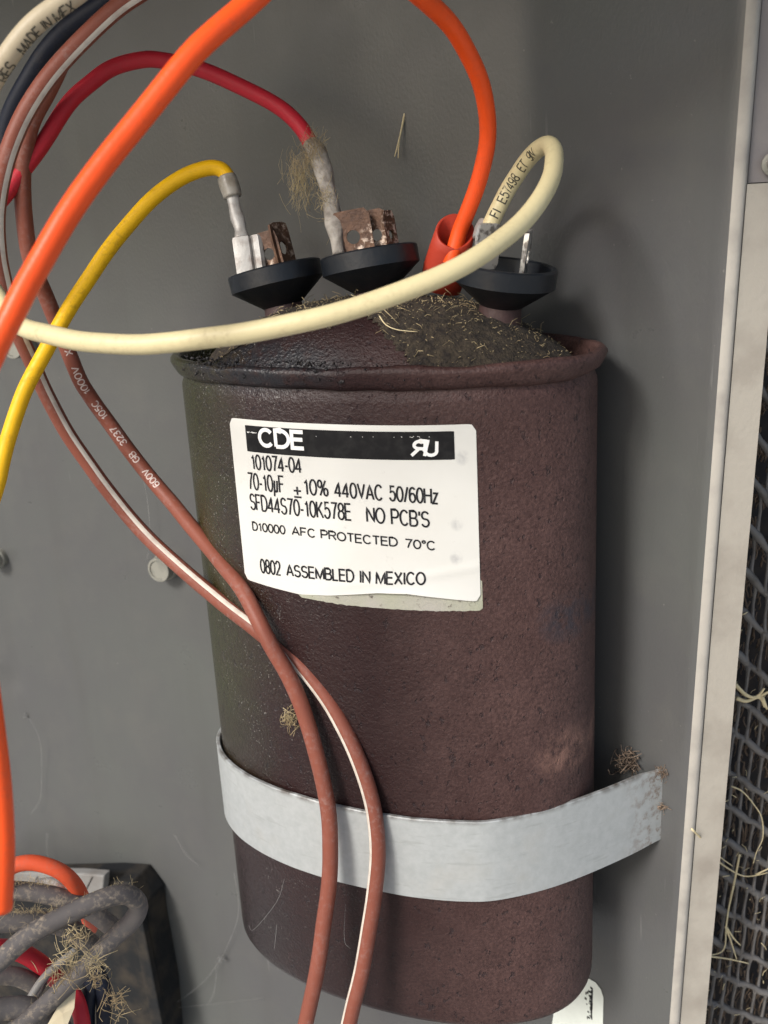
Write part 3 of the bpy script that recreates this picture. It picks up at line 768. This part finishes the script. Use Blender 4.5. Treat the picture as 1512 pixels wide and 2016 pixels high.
# ------------------------------------------------------------------ strap
def build_strap():
    t = thing('mounting_strap', 'wide galvanised steel strap wrapped round the lower part of the brown capacitor', 'strap', (0, -2.8, 3.6))
    P = []
    P += [Vector((-5.6, WY-.06, 0)), Vector((-5.0, WY-.08, 0)), Vector((-4.86, WY-.3, 0)), Vector((-4.84, 1.2, 0))]
    oo = outline(360, .10)
    arc = sorted([p for p in oo if p.y < .25 and p.x < 3.25 and not (p.x > 0 and p.y > -1)], key=lambda p: p.x if p.y < -.9 else p.x-.001)
    arc = [p for k, p in enumerate(arc) if k % 4 == 0]
    P += arc
    P += [Vector((3.87, -1.60, 0)), Vector((4.40, -1.04, 0)), Vector((5.12, -.18, 0)), Vector((5.66, .56, 0)), Vector((6.02, 1.06, 0))]
    P = relax(spline(P, 4), 14)
    n = len(P); v = []; f = []; th = .10
    zsn = 5
    for i, p in enumerate(P):
        T = (P[min(i+1, n-1)]-P[max(i-1, 0)]).normalized(); nn = Vector((T.y, -T.x, 0))
        lo = 3.6+.012*noise.noise(Vector((i*.1, 0, 0))); hi = 5.6+.015*noise.noise(Vector((i*.1, 5, 0)))
        s_ = smooth01((p.x-5.5)/.5) if p.x > 0 and i > n/2 else 0
        hi -= .10*s_; lo += .03*s_
        ring = [p+nn*th/2+Vector((0, 0, lo+.02)), p+nn*th/2+Vector((0, 0, hi-.02)), p+nn*(th/2-.02)+Vector((0, 0, hi)), p-nn*(th/2-.02)+Vector((0, 0, hi)), p-nn*th/2+Vector((0, 0, hi-.02)), p-nn*th/2+Vector((0, 0, lo))]
        v += ring
    m_ = 6
    for i in range(n-1):
        for k in range(m_): f.append((i*m_+k, i*m_+(k+1) % m_, (i+1)*m_+(k+1) % m_, (i+1)*m_+k))
    f += [tuple(range(m_)), tuple((n-1)*m_+k for k in range(m_))[::-1]]
    sharp(obj('band', v, f, M['strap'], t), 30)
    # foot folded flat against the wall, behind the bend
    mb = MB(); e = P[-1]; y2 = wall_y(5.2)
    a = Vector((e.x-.08, e.y+.03, 4.05)); b = Vector((4.9, wall_y(4.9)-.06, 4.05))
    d = (b-a)/2; nn = Vector((d.y, -d.x, 0)).normalized()*.045
    mb.box((a+b)/2, d, nn, (0, 0, .38)); bevel(mb.build('foot', M['strap'], t, False), .02)
    return t
build_strap()

# ------------------------------------------------------------------ wires
WR = .165
def single(name, label, rows, mat, r=WR, cat='wire', group=None, parent=None):
    w = Wire(path(rows), r)
    if parent is None:
        o = w.mesh(name, mat); tag(o, label, cat, group)
    else: o = w.mesh(name, mat, parent)
    return w, o
# orange wire: up from the lower left, over the top and down into the sleeve by the right cup
orange_rows = [(2, 1790, 14.2), (5, 1700), (3, 1600), (-6, 1480), (-22, 1360, 13.6), (-55, 1180), (-80, 1000), (-66, 830, 13.0), (-16, 700), (28, 611, 12.9), (62, 544), (125, 437), (206, 317), (274, 230, 13.2), (367, 119), (425, 60), (492, 0, 13.4),
               (560, -55), (650, -95, 14.2), (745, -75), (815, -20), (858, 20, 16.6), (905, 75), (940, 145), (957, 215), (958, 285, 19.3), (943, 355), (921, 415), (905, 455, 20.2), (893, 500), (888, 520, 20.3)]
ow = Wire(path(orange_rows), WR)
ot = thing('orange_wire', 'thick bright orange wire arching over everything into a red sleeve', 'wire', ow.p[-1])
ow.mesh('insulation', M['orange'], ot, 20)
def sleeve():
    a, b = at(901, 436, 20.05), at(861, 590, 21.1)
    ax = (b-a).normalized(); e = RIGHT-ax*RIGHT.dot(ax); e.normalize(); g_ = ax.cross(e); v = []; f = []; n = 28
    prof = [(0, .38, .32), (.02, .40, .34), (.6, .44, .32), (1.0, .47, .30), (1.5, .44, .28), (1.5, .36, .22), (.6, .38, .26), (.0, .34, .28), (0, .38, .32)]
    for h, ra, rb in prof:
        for k in range(n):
            q = 2*math.pi*k/n; tilt = (.20-.30*(e*math.cos(q)+g_*math.sin(q)).dot(FWD)) if h < .1 else 0
            v.append(a+ax*(h+tilt)+e*math.cos(q)*ra+g_*math.sin(q)*rb)
    for i in range(len(prof)-1):
        for k in range(n): f.append((i*n+k, i*n+(k+1) % n, (i+1)*n+(k+1) % n, (i+1)*n+k))
    fix(obj('connector_sleeve', v, f, M['sleeve'], ot))
sleeve()

# red wire with its corroded crimp
red_rows = [(-40, 430, 20.3), (2, 393), (40, 342), (79, 290), (131, 206, 20.6), (179, 163), (222, 133), (278, 118), (317, 119), (397, 137, 20.8), (476, 171), (548, 210), (590, 248), (612, 284, 20.8)]
rw = Wire(path(red_rows), WR); rt = thing('red_wire', 'dark red wire curving over to the corroded middle terminal', 'wire', rw.p[-1])
rw.mesh('insulation', M['red'], rt)
def crimp(name, pts, radii, mat, parent, flat=.75, seg=14):
    pts = spline(pts, 6); n = len(pts); v = []; f = []; e = None
    for i, p in enumerate(pts):
        T = (pts[min(i+1, n-1)]-pts[max(i-1, 0)]).normalized(); e = (RIGHT-T*RIGHT.dot(T)).normalized(); g_ = T.cross(e)
        t = i/(n-1)*(len(radii)-1); k = min(int(t), len(radii)-2); r = radii[k]+(radii[k+1]-radii[k])*(t-k)
        for k in range(seg):
            a = 2*math.pi*k/seg; j = 1+.12*noise.noise(p*3+Vector((k, 0, 0)))
            v.append(p+(e*math.cos(a)+g_*math.sin(a)*flat)*r*j)
    for i in range(n-1):
        for k in range(seg): f.append((i*seg+k, i*seg+(k+1) % seg, (i+1)*seg+(k+1) % seg, (i+1)*seg+k))
    f += [tuple(range(seg)), tuple((n-1)*seg+k for k in range(seg))]
    return fix(obj(name, v, f, mat, parent))
crimp('crimp', [at(611, 280, 20.75), at(626, 305, 20.65), at(640, 350, 20.5), at(650, 395, 20.4), at(656, 430, 20.35), at(662, 465, 20.3), at(667, 500, 20.3)], [.17, .21, .19, .16, .17, .20, .13, .13], M['corroded'], rt)
strands('dust_fibre', fuzz(at(617, 305, 20.5), 150, .12, .5, .0032, (1, 1, 1.8), (0, 0, .9))+fuzz(at(590, 355, 20.6), 190, .10, .42, .0032, (1.1, 1, 2.6), (.15, 0, 1.2))+fuzz(at(640, 395, 20.3), 90, .09, .3, .0035, (1, 1, 2)), M['fibre'], rt)

# yellow wire with flag connector
yel_rows = [(-40, 1060, 20.9), (-7, 957), (3, 914), (23, 838), (50, 762), (89, 693, 20.9), (123, 631), (147, 591), (179, 544), (214, 492), (254, 440, 21.4), (302, 389), (357, 351), (405, 332), (432, 332), (447, 345), (452, 362, 21.6)]
yw = Wire(path(yel_rows), WR); yt = thing('yellow_wire', 'yellow wire ending in a tinned push-on connector at the left terminal', 'wire', yw.p[-1])
yw.mesh('insulation', M['yellow'], yt)
crimp('crimp', [at(447, 347, 21.55), at(452, 365, 21.55), at(458, 388, 21.55)], [.20, .22, .22, .20], M['oldplastic'], yt, .9)
crimp('neck', [at(457, 384, 21.52), at(464, 415, 21.5), at(472, 445, 21.45), at(476, 468, 21.4)], [.14, .13, .15, .12, .16], M['steel'], yt, .5)
def flag():
    a, b = at(484, 467, 21.25), at(496, 552, 21.25); up = (a-b).normalized(); wid = (RIGHT-up*RIGHT.dot(up)).normalized(); n = up.cross(wid)
    if n.dot(FWD) > 0: n = -n
    h = (a-b).length
    # C-shaped rolled receptacle profile swept along its length
    pr = [(-.30, -.02), (-.29, .09), (-.18, .12), (.06, .11), (.10, .03), (.15, .10), (.27, .12), (.34, .06), (.34, -.06), (.27, -.12), (-.22, -.12), (-.30, -.02)]
    v = []; f = []
    for t in (0, .06, .94, 1):
        s_ = 1 if 0 < t < 1 else .94
        for x, y in pr[:-1]: v.append(b+up*h*t+wid*x*s_+n*y*s_)
    m_ = len(pr)-1
    for i in range(3):
        for k in range(m_): f.append((i*m_+k, i*m_+(k+1) % m_, (i+1)*m_+(k+1) % m_, (i+1)*m_+k))
    f += [tuple(range(m_))[::-1], tuple(3*m_+k for k in range(m_))]
    sharp(obj('push_on_connector', v, f, M['steel'], yt), 40)
flag()

# cream wire: loop above the right cup then across to the left
cream_rows = [(953, 478, 19.9), (960, 455), (971, 430), (987, 398), (1003, 369), (1019, 345, 19.6), (1038, 317), (1060, 293), (1080, 284, 18.3), (1091, 298), (1090, 325), (1080, 358, 17.0), (1061, 395), (1024, 442), (971, 485, 15.6), (908, 524), (823, 564, 15.2), (717, 601), (612, 630, 15.2), (506, 651), (400, 667, 15.4), (320, 676), (248, 680), (165, 673, 16.0), (99, 660), (55, 649), (28, 630, 17.2), (10, 608), (-8, 580), (-35, 540, 18)]
cw_ = Wire(path(cream_rows), WR); ct = thing('cream_wire', 'cream white wire looping over the right terminal and across the capacitor top', 'wire', cw_.p[0])
cw_.mesh('insulation', M['cream'], ct, 20)
def nearest(w, x, y, lo=0, hi=1):
    best = None
    for i in range(int(lo*(len(w.p)-1)), int(hi*(len(w.p)-1))):
        d = w.p[i]-CAM; z = d.dot(FWD); px, py = 756+FPX*d.dot(RIGHT)/z, 1008-FPX*d.dot(UP)/z
        q = (px-x)**2+(py-y)**2
        if best is None or q < best[0]: best = (q, w.L[i])
    return best[1]
a, b = nearest(cw_, 973, 428, 0, .3), nearest(cw_, 1062, 293, 0, .35)
wire_text(cw_, 'FI  E57498  ET  9N', a, b-a, .19, .05, M['wireblack'], ct)
crimp('crimp', [at(944, 470, 19.8), at(950, 452, 19.85), at(956, 437, 19.9)], [.15, .16, .15], M['steel'], ct, .8)

# brown wires
br_rows = [(140, 60, 19.6), (118, 125), (91, 179), (62, 240), (47, 317), (45, 397, 20.6), (52, 468), (64, 520), (80, 560), (99, 607), (119, 655, 22.2), (152, 739), (179, 781), (212, 828), (245, 875, 23.6), (281, 921), (321, 971), (360, 1017, 23.0), (400, 1063), (440, 1113, 21.8), (476, 1159), (506, 1215, 20.9), (536, 1272), (567, 1330, 21.0), (594, 1393), (617, 1461, 21.2), (635, 1533), (646, 1596, 21.35), (650, 1659), (650, 1717, 21.6), (641, 1794), (630, 1866, 21.9), (617, 1942), (603, 2010, 22.1), (590, 2080, 22.2)]
BR = .175
bw = Wire(path(br_rows), BR); bt = thing('brown_wire', 'plain brown wire with white printing, hanging across the capacitor and strap', 'wire', bw.p[-1])
bw.mesh('insulation', M['brown'], bt, 18)
rv = bw.rev()
a, b = nearest(rv, 316, 962), nearest(rv, 130, 692); wire_text(rv, '600V   GB   3237   105C   1000V   X', a, b-a, .15, .0, M['wirewhite'], bt)
st_rows = [(330, -50, 18.6), (280, -18), (234, 12, 18.6), (190, 50), (139, 103), (87, 163), (48, 222, 18.8), (20, 286), (4, 345), (-6, 417, 19.2), (-4, 496), (8, 556), (22, 612), (40, 663, 21.2), (63, 716), (89, 772), (122, 832), (159, 891, 23.0), (198, 948), (238, 1000), (281, 1047, 23.4), (331, 1096), (380, 1139, 22.8), (430, 1179), (476, 1217, 21.7), (520, 1250), (563, 1282, 21.4), (599, 1318), (644, 1376, 21.1), (680, 1437), (707, 1497, 21.1), (729, 1560), (740, 1618, 21.1), (745, 1686), (738, 1762, 21.4), (725, 1843), (711, 1911, 21.8), (693, 1987), (680, 2040, 22.0), (668, 2090)]
sw = Wire(path(st_rows), BR); stt = thing('striped_brown_wire', 'brown wire with a white stripe, hanging beside the plain brown one', 'wire', sw.p[-1])
sw.mesh('insulation', M['brown'], stt, 18)
qa, qb = nearest(sw, 510, 1243)/sw.L[-1], nearest(sw, 610, 1330)/sw.L[-1]
def th_s(t):
    if t < qa: return .42+.15*math.sin(t*9)
    k = smooth01((t-qa)/(qb-qa)); return .45*(1-k)-1.05*k-.12*k*smooth01((t-qb)/.3)
band(sw, th_s, .30, M['stripe'], stt)

# printed cream wire and navy wire in the top left corner
tw, to = None, None
tl_rows = [(190, -45, 15.4), (127, 2, 15.3), (79, 36), (44, 71), (12, 115, 15.4), (-14, 158), (-40, 215, 15.8)]
tw = Wire(path(tl_rows), WR); tt = thing('printed_cream_wire', 'greyed cream wire with black printing in the top left corner', 'wire', tw.p[-1])
tw.mesh('insulation', M['oldcream'], tt, 18)
rv = tw.rev(); a, b = nearest(rv, 0, 152), nearest(rv, 132, -2)
wire_text(rv, 'RES   MADE IN MEX', a, b-a, .19, -.75, M['wireblack'], tt)
single('navy_wire', 'navy black wire between printed cream wire and striped brown wire, top left', [(280, -50, 19.0), (205, 4, 19.2), (159, 34), (119, 68), (82, 113), (50, 165, 19.6), (26, 215), (10, 270), (0, 330, 20.4), (-30, 420)], M['navy'], .185)

# ------------------------------------------------------------------ bottom left bundle
def poly_block(name, px, y0, y1, mat, parent):
    a = [on_y(x, y, y0) for x, y in px]; b = [Vector((p.x, y1, p.z)) for p in a]; n = len(px)
    f = [tuple(range(n)), tuple(range(2*n-1, n-1, -1))]+[(k, n+k, n+(k+1) % n, (k+1) % n) for k in range(n)]
    return bevel(fix(obj(name, a+b, f, mat, parent, False)), .05)
con = thing('contactor', 'dusty dark grey contactor block under the wire bundle, bottom left', 'contactor', on_y(150, 1950, 1.2))
poly_block('housing', [(-60, 1738), (206, 1734), (258, 1738), (288, 1778), (292, 1822), (318, 1960), (330, 2090), (-60, 2090)], 1.7, WY-.02, M['housing'], con)
pl = poly_block('top_plate', [(-60, 1716), (160, 1720), (205, 1724), (201, 1768), (-60, 1772)], 1.35, 1.68, M['plate'], con)
mb = MB()
for x in (60, 168):
    a, b = on_y(x+14, 1726, 1.34), on_y(x-10, 1775, 1.34); mb.box((a+b)/2, (b-a)/2, (.02, 0, .01), (0, .02, 0))
mb.build('groove', M['housing'], pl, False)
mb = MB(); a, b = on_y(272, 1800, 1.5), on_y(322, 2060, 1.3); mb.box((a+b)/2, (b-a)/2, (.22, 0, .05), (0, .12, 0))
bevel(mb.build('side_rib', M['housing'], con, False), .04)
GR = .24
single('dusty_orange_wire', 'dusty orange red wire arching over the grey wires, bottom left', [(-20, 1760, 20.4), (5, 1722), (30, 1703), (69, 1698, 20.6), (113, 1712), (144, 1738), (163, 1770, 21.0), (172, 1800, 22.6), (178, 1830, 24.2)], M['oldorange'], .165)
grp = 'dusty grey wires of the bottom left bundle'
gB, _ = single('grey_wire', 'thick dusty grey wire doubling back in a sharp bend, frontmost in bundle', [(-40, 1925, 19.2), (0, 1892), (52, 1846), (120, 1806), (189, 1774, 19.8), (235, 1761), (262, 1768, 20.3), (272, 1788, 20.7), (258, 1815), (228, 1842, 21.0), (192, 1880), (148, 1925, 20.4), (96, 1974), (50, 2012, 20.2), (0, 2050)], M['grey'], .20, group=grp)
single('grey_wire', 'grey dusty wire lying level under the orange arch, topmost of the bundle', [(-40, 1752, 20.6), (0, 1752), (69, 1757, 20.8), (138, 1775), (190, 1800, 21.2), (240, 1840, 21.6)], M['grey'], .20, group=grp)
single('grey_wire', 'grey fluffy wire just below the topmost grey one, second down', [(-40, 1818, 20.6), (0, 1815), (52, 1813, 20.8), (105, 1818), (150, 1835, 21.6), (190, 1870, 22)], M['grey'], .215, group=grp)
single('grey_wire', 'short dark grey wire in the bottom left corner, lowest of the bundle', [(-40, 1990, 20.0), (0, 1986), (55, 1984, 20.4), (100, 2000), (130, 2040, 21)], M['grey'], .23, group=grp)
single('grey_wire', 'dark grey wire in shadow below the double bend, left edge', [(-40, 1925, 21.4), (0, 1922), (40, 1925), (80, 1945, 22)], M['grey'], .20, group=grp)
single('small_red_wire', 'red wire peeking out between grey wires at the left edge', [(-40, 1868, 21.0), (0, 1866), (40, 1874, 21.4), (90, 1905, 22.4), (130, 1950, 22.6)], M['red'], .20, group='short red wires in the bundle')
single('small_red_wire', 'red wire end running down beside the cream paper tape', [(120, 1930, 21.8), (146, 1962, 21.5), (158, 1995), (164, 2030), (166, 2080, 21.4)], M['red'], .17, group='short red wires in the bundle')
single('thin_grey_wire', 'thin pale grey wire slanting down behind the dusty double bend', [(150, 1870, 21.8), (105, 1905), (75, 1940, 21.4), (50, 1985, 21.2)], M['plate'], .09)
for k, (x0, x1) in enumerate(((178, 172), (200, 205))):
    single('black_wire', ('black wire hanging straight down right of the red wire end', 'black wire hanging down in front of the contactor side')[k], [(x0-18, 1900, 22.0), (x0, 1935), (x1, 1985, 21.9), (x1+2, 2080, 21.9)], M['navy'], .17, group='black wires hanging in front of the contactor')
# tape flag
a = [at(150, 1936, 20.6), at(146, 1985, 20.4), at(128, 2030, 20.3), at(86, 2030, 20.2), at(112, 1985, 20.3)]
mid_ = sum(a, Vector())/5-FWD*.05
vv = a+[mid_]+[p+FWD*.02 for p in a]+[mid_+FWD*.02]
ff = [(k, (k+1) % 5, 5) for k in range(5)]+[(6+(k+1) % 5, 6+k, 11) for k in range(5)]+[(k, 6+k, 6+(k+1) % 5, (k+1) % 5) for k in range(5)]
tag(fix(obj('paper_tape', vv, ff, M['tape'], None, False)), 'folded cream paper tape flag at the bottom edge beside red wire', 'tape')
# white wire cap
mb = MB(); cc = at(93, 1745, 21.15); n = 18
v = []; f = []
for i in range(9):
    t = i/8; r = .36*math.sqrt(max(0, 1-t**2.2))+.02; 
    for k in range(n):
        a_ = 2*math.pi*k/n; j = 1+.18*noise.noise(Vector((k*.7, i*.5, 2)))
        v.append(cc+RIGHT*math.cos(a_)*r*j+FWD*math.sin(a_)*r*.7*j+UP*(t*.30-.12))
for i in range(8):
    for k in range(n): f.append((i*n+k, i*n+(k+1) % n, (i+1)*n+(k+1) % n, (i+1)*n+k))
f.append(tuple(range(n))[::-1]); f.append(tuple(8*n+k for k in range(n)))
tag(fix(obj('wire_cap', v, f, M['cap'])), 'crumpled white wire cap under the orange arch, bottom left', 'wire cap')
# dried grass tufts caught in the bundle
its = []
for x, y, d, n, sp, L in ((150, 1845, 19.5, 34, .13, .45), (140, 1895, 19.6, 40, .17, .6), (185, 1890, 19.8, 26, .10, .5), (105, 1925, 19.7, 22, .12, .45), (192, 1925, 20.3, 40, .10, .3), (228, 1975, 20.9, 40, .18, .5)):
    its += fuzz(at(x, y, d), n, sp, L, .0065, (1, .6, 1.2), (.2, 0, .4))
strands('dry_grass_tuft', its, M['fibre'], None, 'tangled dry grass tuft caught on the grey wire bundle', 'dry grass', origin=at(150, 1900, 19.7))
its = []
for q in range(420):
    t = random.random(); w = random.choice((0, 1))
    p = at(random.uniform(0, 110), (1794 if w else 1738)+random.uniform(-3, 5), 20.4+random.uniform(-.1, .2)) if random.random() < .7 else gB.p[int(t*(len(gB.p)-1))]+UP*.2
    d = (UP*random.uniform(.2, 1)+rnd(.6)).normalized()*random.choice((.03, .05, .07, .12, .2))*random.uniform(.6, 1.4)
    its.append(([p, p+d*.5+rnd(.025), p+d], .0028))
strands('dust_fluff', its, M['fibre'], None, 'grey dust fluff standing on the bundled wires, bottom left', 'dust', origin=at(60, 1800, 20.4))

# ------------------------------------------------------------------ small things on the wall
def bolt(x, y, r, L, label):
    c = on_y(x, y, WY-L); t = thing('bolt', label, 'bolt', (c.x, WY, c.z), 'bolts through the back wall')
    lathe('shank', [(r*1.12, 0), (r*1.12, L*.35), (r, L*.45), (r, L*.96), (r*.96, L), (r*.80, L), (r*.76, L*.93), (r*.1, L*.92)], (c.x, WY, c.z), (0, -1, 0), M['bolt'], t, 32)
bolt(311, 1123, .36, .5, 'grey round bolt end on the wall below the striped brown wire')
bolt(-20, 1106, .28, .45, 'dark bolt end cut by the left edge above the wall dent')
bolt(22, 682, .36, .6, 'grey bolt end half hidden behind orange and brown wires')
def straw(name, label, lines, mat=M['straw'], r=.022, group=None, cat='straw'):
    it = []
    for ln in lines:
        pts = relax(spline([at(*q) for q in ln], 5), 2); it.append((pts, (lambda t, r=r: r*(1-.5*t))))
    mb = MB()
    for p, q in it: mb.tube(p, q, 5)
    return tag(mb.build(name, mat), label, cat, group)
d0 = (on_y(790, 250, WY-.05)-CAM).dot(FWD)
straw('straw', 'thin forked straw stuck to the wall above the middle terminal', [[(806, 178, d0), (796, 225, d0-.05), (788, 265, d0-.05), (777, 308, d0)], [(805, 182, d0), (795, 235, d0-.03), (786, 275, d0-.02), (784, 311, d0)]], r=.026)
gd = (gp(1440, 1750)-CAM).dot(FWD)-.25
def gdd(x, y, o=.25): return (gp(x, y)-CAM).dot(FWD)-o
straw('straw', 'long straw standing on the coil guard with three split ends', [[(1456, 1682, gdd(1456, 1682)), (1445, 1740, gdd(1445, 1740)), (1434, 1790, gdd(1434, 1790)), (1429, 1830, gdd(1429, 1830)), (1428, 1860, gdd(1428, 1860)), (1418, 1876, gdd(1418, 1876)), (1387, 1882, gdd(1387, 1882))], [(1428, 1825, gdd(1428, 1825)), (1438, 1850, gdd(1438, 1850)), (1450, 1888, gdd(1450, 1888))], [(1430, 1825, gdd(1430, 1825)), (1445, 1848, gdd(1445, 1848)), (1458, 1861, gdd(1458, 1861))], [(1386, 1882, gdd(1386, 1882)), (1430, 1887, gdd(1430, 1887)), (1474, 1897, gdd(1474, 1897))]], r=.030, group='straws on the coil guard')
straw('straw', 'pair of long straws crossing from the tan post onto the guard', [[(1362, 1632, gdd(1362, 1632, 3.2)), (1385, 1655, gdd(1385, 1655, 2.6)), (1415, 1685, gdd(1415, 1685, 1.2)), (1442, 1705, gdd(1442, 1705))], [(1406, 1690, gdd(1406, 1690)), (1440, 1714, gdd(1440, 1714)), (1470, 1726, gdd(1470, 1726)), (1512, 1718, gdd(1512, 1718))], [(1488, 1722, gdd(1488, 1722)), (1530, 1702, gdd(1530, 1702))]], r=.026, group='straws on the coil guard')
straw('straw', 'curved thin straw arcing over the guard above the crossing pair', [[(1440, 1548, gdd(1440, 1548)), (1462, 1558, gdd(1462, 1558)), (1485, 1585, gdd(1485, 1585)), (1500, 1610, gdd(1500, 1610)), (1502, 1650, gdd(1502, 1650)), (1490, 1675, gdd(1490, 1675)), (1483, 1700, gdd(1483, 1700))]], r=.022, group='straws on the coil guard')
straw('dry_leaf', 'curled tan dry leaf shred lodged on the coil guard', [[(1440, 1344, gdd(1440, 1344)), (1455, 1355, gdd(1455, 1355)), (1470, 1370, gdd(1470, 1370)), (1490, 1372, gdd(1490, 1372)), (1505, 1355, gdd(1505, 1355))], [(1446, 1346, gdd(1446, 1346)), (1466, 1366, gdd(1466, 1366)), (1488, 1374, gdd(1488, 1374)), (1512, 1362, gdd(1512, 1362))], [(1450, 1374, gdd(1450, 1374)), (1470, 1381, gdd(1470, 1381)), (1495, 1372, gdd(1495, 1372)), (1505, 1392, gdd(1505, 1392))], [(1500, 1372, gdd(1500, 1372)), (1510, 1396, gdd(1510, 1396))]], r=.055, cat='dry leaf')
its = []
for _ in range(70):
    x = random.uniform(1390, 1520); y = random.uniform(1200, 2010); d = gdd(x, y, .15); a = random.uniform(-14, 14); b = random.uniform(-16, 6)
    its.append(([at(x, y, d), at(x+a*.5+random.uniform(-3, 3), y+b*.5, d), at(x+a, y+b, d)], random.uniform(.006, .015)))
strands('grass_bits', its, M['straw'], None, 'scattered short bits of dry grass on the coil guard', 'dry grass', origin=gp(1450, 1600))
# curved straw on the cover
straw('straw', 'small curved straw lying on the dirt behind the capacitor rim', [[(747, 622, 19.0), (760, 640, 18.95), (785, 650, 18.9), (822, 653, 18.9)]], r=.014)
# loose fluff on the can
strands('fluff_tuft', fuzz(at(572, 1418, 21.55), 60, .10, .35, .006, (1, .3, 1), (.3, 0, .3)), M['fibre'], None, 'small pale fluff tuft stuck to the can beside brown wire', 'fluff', origin=at(572, 1418, 21.55))
e0 = Vector((6.05, 1.0, 5.45)); 
strands('strap_debris', fuzz(e0, 45, .07, .22, .008)+fuzz(e0+Vector((.02, 0, -.9)), 50, .06, .2, .010)+fuzz(Vector((5.25, wall_y(5.25)-.18, 5.45)), 70, .13, .35, .012), M['fluff'], None, 'dry debris caught at the free end of the steel strap', 'debris', origin=e0)

# cobwebs
its = []
for ln in ([(280, 930), (288, 980), (295, 1060), (288, 1110)], [(55, 1412), (78, 1460), (82, 1530), (80, 1575), (62, 1602)], [(92, 1640), (95, 1680), (106, 1712)], [(345, 1645), (365, 1680), (392, 1705)],
           [(440, 1880), (410, 1925), (372, 1955), (330, 1985)], [(430, 1890), (420, 1950), (412, 1975)], [(340, 1985), (430, 1975), (520, 1965)], [(460, 1720), (470, 1800), (440, 1885)]):
    pts = [on_y(x, y, WY-.08-.25*random.random()) for x, y in ln]
    for k in range(2): its.append((relax(spline([p+rnd(.03) for p in pts], 5), 1), .0032))
its += fuzz(on_y(436, 1888, WY-.2), 25, .05, .14, .008)+fuzz(on_y(52, 1411, WY-.05), 14, .04, .12, .008)
strands('cobweb', its, M['web'], None, 'thin grey cobweb threads on the wall left of the capacitor', 'cobweb', origin=on_y(300, 1900, WY-.1))
its = []
for ln in ([(560, 1730), (545, 1775), (500, 1830), (490, 1822)], [(680, 1780), (678, 1850), (690, 1868)], [(790, 1780), (815, 1800), (830, 1790)], [(545, 1820), (540, 1870)]):
    pts = [at(x, y, 22.05) for x, y in ln]; its.append((spline(pts, 4), .0032))
strands('cobweb', its, M['web'], None, 'fine cobweb threads on the can below the strap', 'cobweb', origin=at(560, 1730, 22.05))

# sticker on the right wall, behind the can bottom
SP = WA+WN*.02
def on_wall(x, y, off=.02): return on_plane(x, y, WA+WN*off, WN)
stk = thing('wall_sticker', 'white rounded sticker on the wall behind the capacitor bottom right', 'sticker', on_wall(1100, 2080))
pp = [(1088, 2120), (1082, 2050), (1092, 1980), (1126, 1935), (1158, 1926), (1172, 1934), (1183, 1948), (1188, 1964), (1187, 2016), (1182, 2120)]
obj('paper', [on_wall(x, y) for x, y in pp], [tuple(range(len(pp)))], M['sticker'], stk, False)
mb = MB()
for k in range(46):
    x = 1166-abs(random.gauss(0, 5)); y = random.uniform(1942, 2006); a = on_wall(x, y, .026)
    s_ = random.uniform(.012, .035); q = random.uniform(.012, .05)
    mb.add([a-WD*s_-Vector((0, 0, q)), a+WD*s_-Vector((0, 0, q)), a+WD*s_+Vector((0, 0, q)), a-WD*s_+Vector((0, 0, q))], [(0, 1, 2, 3)])
mb.add([on_wall(1164.5, 1944, .0245), on_wall(1167.5, 1946, .0245), on_wall(1165.5, 2008, .0245), on_wall(1163, 2004, .0245)], [(0, 1, 2, 3)])
mb.build('printed_block', M['ink'], stk, False)
# screw through the corner post, upper right edge
E_ = edge_x(18.45); c = Vector((E_+.42, wall_y(E_-.62)+.13, 18.42))
scr = thing('hex_screw', 'small dull screw head on the bracket at the upper right edge', 'screw', c)
lathe('washer', [(.21, 0), (.21, .04), (.18, .06), (.1, .06)], c, (.31, -.95, 0), M['bolt'], scr, 28)
lathe('head', [(.15, .06), (.15, .15), (.12, .19), (.02, .19)], c, (.31, -.95, 0), M['steel'], scr, 6)
